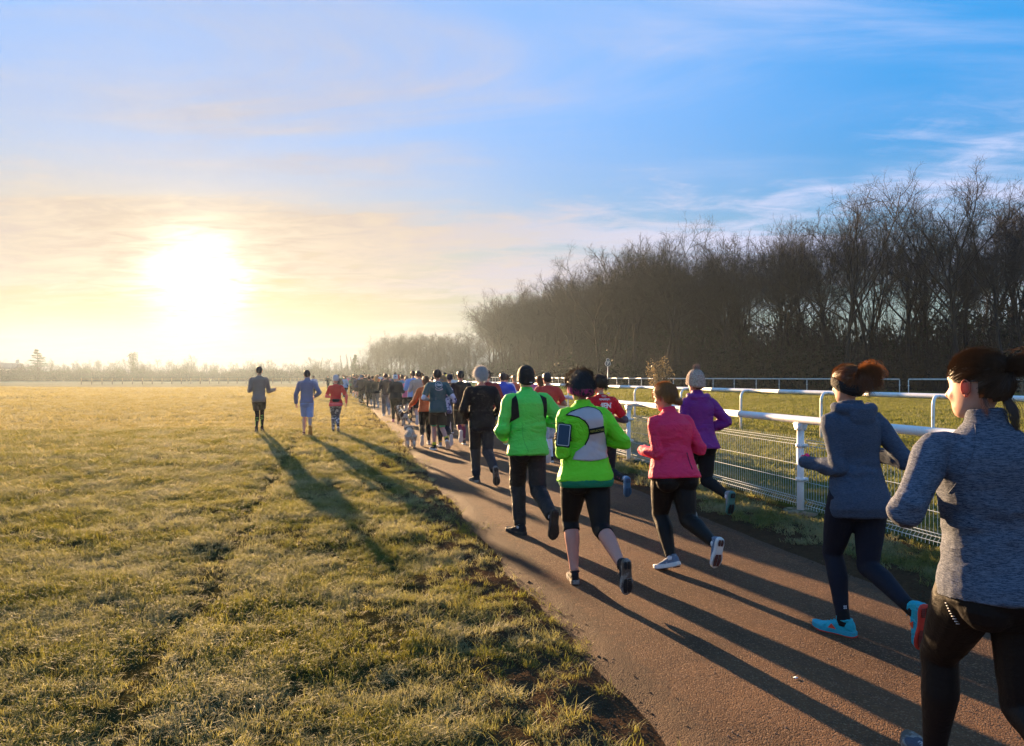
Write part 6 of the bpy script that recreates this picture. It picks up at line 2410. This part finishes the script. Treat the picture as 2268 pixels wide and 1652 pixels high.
# --- three runners on the grass
pr = mid(568, 966, 1.88, 'm', 'tall slim man in grey brown shirt and shorts farthest left on the grass', T('grey_brown_top', (0.20, 0.165, 0.14), hem=-0.10), dict(type='shorts', mat=fab('brown_black_shorts', (0.04, 0.034, 0.03)), t1=0.27, loose=(0.088, 0.090), under=black_m),
         pose=0, seed=23, voxel=0.011, rz=R(16), plant=(-0.05, -0.10), plantpitch=22, kick=(0.06, 0.22, 0.12), kickpitch=10, shoes=dict(mat=blackshoe_m, sole=rubber_m),
         arms=(((-0.18, -0.30, -0.93), (0.35, 0.9, 0.15)), ((0.22, 0.10, -0.96), (0.45, 0.85, 0.10))), skin='tan', girth=0.86)
lime_p = mat('lime_print', (0.25, 0.75, 0.10), rough=0.5)
bv = bvh_of(pr['underleg'])
Fq = pr['F']
for s in 'LR':
    A_, K_ = Fq.ankle[s], Fq.knee[s]
    for t in (0.55, 0.66, 0.77):
        c = A_.lerp(K_, t)
        strip('stripe', [(c.x - .035, c.z - .004), (c.x, c.z), (c.x + .035, c.z + .004)], 0.004, bv, 0.002, lime_p, pr['underleg'])
    strip('stripe', [(A_.x - .02, A_.z + .06), (A_.lerp(K_, .3).x - .03, A_.lerp(K_, .3).z), (A_.lerp(K_, .55).x - .035, A_.lerp(K_, .55).z)], 0.004, bv, 0.002, lime_p, pr['underleg'])
pr = mid(673, 971, 1.78, 'm', 'man in blue grey hooded top and pale blue shorts on the grass', T('blue_grey_top', (0.16, 0.17, 0.26), hem=-0.04, nm='hooded_top', collar=0.05, ease=0.012), dict(type='shorts', mat=fab('pale_blue_shorts', (0.24, 0.34, 0.62)), t1=0.33, loose=(0.086, 0.084)), pose=0, seed=24, girth=0.88, voxel=0.011,
         rz=R(14), shoes=dict(mat=fab('maroon_shoe', (0.10, 0.03, 0.04)), sole=mat('orange_sole', (0.5, 0.22, 0.05), rough=0.6)), kick=(0.10, -0.34, 0.24), kickpitch=78,
         arms=(((-0.34, -0.05, -0.94), (-0.02, 0.25, -0.97)), ((0.50, -0.40, -0.77), (-0.45, 0.75, -0.45))))
pr = mid(738, 962, 1.64, 'f', 'woman in red shirt with waist pouch and patterned leggings on the grass', T('bright_red_jersey', (0.55, 0.03, 0.03), sleeve='short', under=fab('coral_sleeve', (0.70, 0.12, 0.14)), hem=-0.05, nm='shirt'), dict(type='tights', mat=fab('grey_camo_tights', (0.09, 0.10, 0.12), second=(0.45, 0.50, 0.55), sscale=14, sband=(0.50, 0.58)), ease=0.004), hair=None, pose=0, seed=25, voxel=0.011,
         rz=R(16), kick=(0.06, -0.16, 0.20), kickpitch=35, hat=fab('pale_beanie', (0.45, 0.44, 0.42)),
         arms=(((-0.42, -0.15, -0.88), (0.75, 0.6, -0.15)), ((0.52, -0.10, -0.84), (0.0, 0.25, -0.95))))
Fq = pr['F']
b = MB(); loft(b, Fq.torso(-0.105, 0.0, 0.012, steps=4, bulge=0.014), 24)
me = fuse(b, 0.012, 2)
bm = bmesh.new(); bm.from_mesh(me)
bmesh.ops.bisect_plane(bm, geom=list(bm.verts) + list(bm.edges) + list(bm.faces), plane_co=(0, 0, Fq.tp(-0.095).z), plane_no=(0, 0, 1), clear_inner=True)
bm.to_mesh(me); bm.free()
put(me, 'under_shirt', MATS['coral_sleeve'], pr['root'])
bv = bvh_of(pr['top'])
zz = Fq.tp(0.085).z
patch('waist_pouch', curve2([(-.095, zz - .02), (-.085, zz + .028), (0, zz + .034), (.085, zz + .028), (.095, zz - .02), (.06, zz - .036), (-.06, zz - .036)], 3), bv, 0.020, black_m, pr['root'], 0.03, None, thick=0.035)
b = MB(); loft(b, [(c, u * 1.06, v * 1.06) for c, u, v in Fq.torso(0.075, 0.095, 0.016, steps=2)], 24); b.build('belt', black_m, pr['root'])

# ------------------------------------------------------------------ far part of the column: copies of a few figures in their own colours
SKC = [SKIN['pale'], SKIN['rosy'], SKIN['tan'], SKIN['brown']]
arch = []
base_top = fab('plain_top', (0.1, 0.1, 0.1))
for i in range(7):
    sx = 'mf'[i % 2]
    P = dict(POSE[i % 6])
    F = Figure(1.74 if sx == 'm' else 1.66, sex=sx, girth=(1.0, 1.05, 1.12)[i % 3], **P)
    pr = person((0, 0, 0), F, 'x', voxel=0.022, seed=60 + i, top=dict(mat=base_top, ease=0.016, fold=0.006, name='top', sleeve='long'),
                bottom=dict(type=('tights', 'shorts', 'trousers')[i % 3], mat=black_m, ease=0.006), shoes=SH_W)
    r = random.Random(i)
    if i % 3 == 2:
        cap_hat(F, pr['root'], fab('dark_knit', (0.02, 0.025, 0.03)), 'hat', 0.08, -0.40, 0.016, tall=0.01)
    else:
        hair_cap(F, pr['root'], H_DARK, r, thick=0.012, front=0.42, back=-0.56, fuzz=60, length=0.03, wid=0.004)
        if sx == 'f':
            mb = MB(); tie = F.hp(0, -.105, .05); tail(mb, [tie, F.hp(.02, -.15, .04), F.hp(.05, -.14, -.06)], 50, 0.03, r, 0.005, 0.012); mb.build('ponytail', H_DARK, pr['root'])
    arch.append(pr['root'])
kids = {o: [c for c in COL.objects if c.parent == o] for o in arch}
sub = {c: [g for g in COL.objects if g.parent == c] for o in arch for c in kids[o]}
COLS = [('black', (0.018, 0.017, 0.017)), ('dark brown', (0.05, 0.038, 0.03)), ('grey', (0.13, 0.12, 0.12)), ('navy', (0.02, 0.03, 0.07)), ('blue', (0.06, 0.14, 0.34)), ('pale blue', (0.28, 0.36, 0.48)),
        ('red', (0.42, 0.04, 0.04)), ('orange', (0.55, 0.16, 0.05)), ('yellow green', (0.35, 0.50, 0.04)), ('white', (0.55, 0.54, 0.52)), ('pink', (0.55, 0.14, 0.22)), ('green', (0.04, 0.16, 0.08))]
HC = [H_DARK, H_BLACK, H_BROWN, H_BLOND, H_AUBURN]


def recolor(o, m):
    if o.material_slots:
        o.material_slots[0].link = 'OBJECT'
        o.material_slots[0].material = m


cr = random.Random(77)
WEIGHT = [4, 4, 4, 3, 3, 3, 2, 2, 1, 2, 2, 2]
spots = []
tries = 0
while len(spots) < 104 and tries < 6000:
    tries += 1
    t = 27 + 118 * cr.random() ** 1.35
    s = cr.uniform(1.0, 4.6) if cr.random() < 0.90 else cr.uniform(0.0, 1.0)
    p = st(s, t)
    if t < 40 and s < 2.1:
        continue
    if any((p - q).length < 0.75 + 0.006 * t for q, _ in spots):
        continue
    if any((Vector((o.location.x, o.location.y, 0)) - p).length < 0.8 for o in COL.objects if o.name.startswith('person') and o.parent is None and o not in arch):
        continue
    spots.append((p, t))
spots.sort(key=lambda a: a[1])
for i, (p, t) in enumerate(spots):
    src = arch[i % len(arch)] if i >= len(arch) else arch[i]
    cn, cc = cr.choices(COLS, WEIGHT)[0]
    if i < len(arch):
        o, ks = src, kids[src]
    else:
        o = link(src.copy())
        ks = []
        for c in kids[src]:
            d = link(c.copy(), o); ks.append(d)
            for g in sub[c]:
                link(g.copy(), d)
    o.location = (p.x, p.y, gz(p.x, p.y))
    o.rotation_euler = (0, 0, HEAD + cr.gauss(0, 0.08))
    k = cr.uniform(0.94, 1.05)
    o.scale = (k, k, k)
    where = 'in the middle of the column' if t < 55 else ('in the hazy far part of the column' if t < 95 else 'at the misty head of the column')
    tag(o, f'distant runner in {cn} top {where}', 'person', f'{cn} tops {where}')
    recolor(o, cr.choice(SKC[:3]))
    for d in ks:
        n_ = d.name.split('.')[0]
        if n_ == 'top':
            recolor(d, fab('crowd_' + cn.replace(' ', '_'), cc))
        elif n_ in ('hair', 'ponytail'):
            recolor(d, HC[(i * 7 + 3) % 5])
print('runners', len(spots))
# ------------------------------------------------------------------ two dogs on leads
def dog(px, py, label, k, coat, patches, tail_pts, rz, legs, headturn, ears, seed, long_fur):
    p = G(px, py)
    b = MB()
    # trunk: deep chest, tucked belly; +y is forward, origin under the hind feet
    secs = []
    for y, z, hw, hh in ((-0.05, .30, .050, .055), (0.0, .315, .088, .095), (.07, .315, .098, .105), (.16, .31, .092, .095), (.26, .30, .100, .112), (.35, .295, .105, .130), (.42, .31, .085, .110), (.47, .34, .055, .07)):
        secs.append((Vector((0, y, z)) * k, Vector((hw, 0, 0)) * k, Vector((0, 0, hh)) * k))
    loft(b, secs, 18, 2.1)
    hx, hy, hz = headturn
    nk = Vector((0, .42, .36)) * k
    hd = Vector((hx, hy, hz)) * k
    limb(b, [nk, nk.lerp(hd, .5) + Vector((0, -.01, .01)), hd], [.078 * k, .068 * k, .062 * k], 3, 14)
    fw = Vector((hx * 1.2, 1, -0.12)).normalized()
    sdw = fw.cross(Vector((0, 0, 1))).normalized()
    ball(b, hd + fw * .03 * k, (.064 * k, .078 * k, .060 * k), (sdw, fw, sdw.cross(fw)))
    limb(b, [hd + fw * .06 * k, hd + fw * .12 * k - Vector((0, 0, .015 * k)), hd + fw * .165 * k - Vector((0, 0, .02 * k))], [.042 * k, .034 * k, .026 * k], 3, 12)
    for x, hip, kn, hock, paw in legs['hind']:
        P = [Vector((x, q[0], q[1])) * k for q in (hip, kn, hock, paw)]
        limb(b, [P[0], P[0].lerp(P[1], .6) + Vector((0, 0, 0)), P[1], P[2], P[3] + Vector((0, 0, .03 * k))], [.075 * k, .066 * k, .046 * k, .026 * k, .024 * k], 3, 12)
        limb(b, [P[3] + Vector((0, -.01, .022)) * k, P[3] + Vector((0, .02, .02)) * k, P[3] + Vector((0, .05, .016)) * k], [.024 * k, .028 * k, .020 * k], 2, 10)
    for x, sh_, el, wr, paw in legs['fore']:
        P = [Vector((x, q[0], q[1])) * k for q in (sh_, el, wr, paw)]
        limb(b, [P[0], P[1], P[2], P[3] + Vector((0, 0, .03 * k))], [.060 * k, .042 * k, .027 * k, .025 * k], 3, 12)
        limb(b, [P[3] + Vector((0, -.005, .022)) * k, P[3] + Vector((0, .03, .018)) * k], [.026 * k, .024 * k], 2, 10)
    me = fuse(b, 0.011, 4)
    push(me, lambda co, no: 0.006 * n3(co * 22, seed) + 0.004 * n3(co * 48, seed + 1))
    root = put(me, 'dog', coat, None)
    root.location = (p.x, p.y, gz(p.x, p.y))
    root.rotation_euler = (0, 0, rz)
    tag(root, label, 'dog')
    r = random.Random(seed)
    for g in (-1, 1):
        e = MB()
        c = hd + sdw * (.056 * k * g) + Vector((0, 0, .03 * k))
        limb(e, [c, c + sdw * (.028 * k * g) + Vector((0, 0, -.012 * k)), c + sdw * (.034 * k * g) + Vector((0, 0, -.055 * k)), c + sdw * (.030 * k * g) + Vector((0, 0, -.09 * k))], [.012 * k, .026 * k, .030 * k, .012 * k], 3, 10)
        e.build('ear', ears, root)
    t = MB()
    tp_ = [Vector(q) * k for q in tail_pts]
    limb(t, tp_, [.024 * k, .021 * k, .017 * k, .008 * k], 3, 10)
    q = spline(tp_, 4)
    cs = []
    for i in range(long_fur):
        j = r.randrange(1, len(q) - 1)
        v = Vector((r.gauss(0, 1), r.gauss(0, 1), r.gauss(0, 1))).normalized()
        d = (q[j + 1] - q[j - 1]).normalized()
        cs.append([q[j] + v * .012 * k, q[j] + v * .032 * k + d * .02 * k, q[j] + v * .045 * k + d * .045 * k])
    ribbons(t, cs, .0022)
    t.build('tail', patches, root)
    # fur standing off the outline
    me = root.data
    cs = []
    vs = me.vertices
    for i in range(2600):
        v = vs[r.randrange(len(vs))]
        n_ = v.normal
        d = Vector((0, -0.7, -0.6)) + n_ * 0.6 + Vector((r.gauss(0, .3), r.gauss(0, .3), r.gauss(0, .3)))
        d.normalize()
        L = (.016 + .014 * r.random()) * k * (1.5 if long_fur > 60 else 1)
        cs.append([v.co - n_ * .003, v.co + d * L * .5 + n_ * L * .15, v.co + d * L])
    f = MB(); ribbons(f, cs, .0016); f.build('fur', coat, root)
    c = MB()
    cc = nk.lerp(hd, .45)
    ax = (hd - nk).normalized()
    a1 = ax.cross(Vector((1, 0, 0))).normalized(); a2 = ax.cross(a1).normalized()
    c.tube([cc + (a1 * math.cos(t_) + a2 * math.sin(t_)) * .080 * k for t_ in [6.283 * j / 16 for j in range(17)]], .011 * k, 6, False)
    c.build('collar', fab('dog_collar', (0.06, 0.05, 0.05)), root)
    return root, cc + Vector((0, -.02, .085)) * k


white_coat = mat('cream_fur', (0.56, 0.50, 0.43), rough=0.85, spec=0.2, nscale=12, namt=0.2, second=(0.44, 0.36, 0.28), sscale=5, transl=0.12)
pied_coat = mat('pied_fur', (0.60, 0.55, 0.48), rough=0.85, spec=0.2, nscale=12, namt=0.2, second=(0.07, 0.035, 0.02), sscale=4.2, sband=(0.47, 0.51), transl=0.08)
brown_fur = mat('brown_fur', (0.09, 0.045, 0.022), rough=0.85, spec=0.2, nscale=14, namt=0.3, transl=0.1)
LEGS1 = dict(hind=[(-.068, (.0, .29), (.055, .20), (-.045, .105), (-.03, .0)), (.068, (.0, .29), (.03, .19), (-.10, .11), (-.07, .0))],
             fore=[(-.062, (.38, .27), (.36, .17), (.40, .08), (.40, .0)), (.062, (.38, .27), (.35, .18), (.34, .09), (.30, .0))])
LEGS2 = dict(hind=[(-.062, (.0, .30), (.07, .21), (-.02, .12), (.03, .0)), (.062, (.0, .30), (.02, .20), (-.11, .12), (-.09, .0))],
             fore=[(-.058, (.38, .27), (.38, .17), (.46, .10), (.48, .02)), (.058, (.38, .27), (.34, .18), (.30, .09), (.27, .0))])
d1, c1 = dog(910, 992, 'small white dog seen from behind on the path edge, nearest the camera', 1.02, white_coat, white_coat, [(0, -.06, .34), (0, -.10, .335), (.01, -.115, .29), (.012, -.11, .25)], HEAD, LEGS1, (0.0, .50, .43), white_coat, 3, 40)
d2, c2 = dog(898, 944, 'brown and white dog with raised feathery tail ahead of the white dog', 1.25, pied_coat, white_coat, [(0, -.05, .36), (.02, -.10, .44), (.04, -.10, .52), (.05, -.06, .58)], HEAD + R(12), LEGS2, (-.04, .50, .47), brown_fur, 8, 110)


def world(o, v):
    return Matrix.Translation(o.location) @ Matrix.Rotation(o.rotation_euler.z, 4, 'Z') @ v


hand = world(dogw['root'], dogw['F'].wr['L'] + (dogw['F'].wr['L'] - dogw['F'].el['L']).normalized() * 0.08)
for o, c, lab in ((d1, c1, 'slack dog lead running down to the white dog'), (d2, c2, 'short dog lead running to the brown and white dog')):
    e = world(o, c)
    m = hand.lerp(e, 0.5) - Vector((0, 0, 0.14))
    mb = MB()
    mb.tube([q - hand for q in spline([hand, hand.lerp(m, .5) - Vector((0, 0, .04)), m, m.lerp(e, .6) + Vector((0, 0, -.02)), e], 6)], 0.0065, 6)
    ld = mb.build('dog_lead', fab('tan_webbing', (0.30, 0.26, 0.14)))
    ld.location = hand
    tag(ld, lab, 'dog lead', 'dog leads')
# poop bag swinging from the lead
mb = MB()
ball(mb, (0, 0, -.07), (.05, .04, .055)); ball(mb, (.02, 0, -.02), (.02, .018, .03))
me = fuse(mb, 0.012, 2); push(me, lambda co, no: 0.006 * n3(co * 40, 2))
bagm = mat('pale_green_film', (0.50, 0.52, 0.30), rough=0.35, spec=0.5, transl=0.35)
bg_ = put(me, 'dog_bag', bagm, None); bg_.location = hand - Vector((-.03, 0.02, .12))
tag(bg_, 'small pale green bag hanging by the dog leads', 'bag')
mb = MB(); mb.box((0, 0, 0.004), (0.011, 0.008, 0.0012), Matrix.Rotation(0.5, 3, 'Z'))
lt = mb.build('litter', white_f); q = G(1762, 1506); lt.location = (q.x, q.y, gz(q.x, q.y))
tag(lt, 'tiny white scrap of litter lying on the path near the camera', 'litter')
# ------------------------------------------------------------------ morning haze
hm = bpy.data.materials.new('morning_haze')
hm.use_nodes = True
ht = NT(hm.node_tree)
hv = ht.n('ShaderNodeVolumePrincipled', {'Color': (0.64, 0.82, 1.0), 'Density': HAZE_DENSITY, 'Anisotropy': HAZE_G})
ht.n('ShaderNodeOutputMaterial', {'Volume': hv})
hb = MB()
hb.box((0, 0, 11.0), (335, 335, 12.5))
haze = hb.build('haze', hm, smooth=False)
tag(haze, 'pale morning haze over the meadow and woods', kind='stuff')
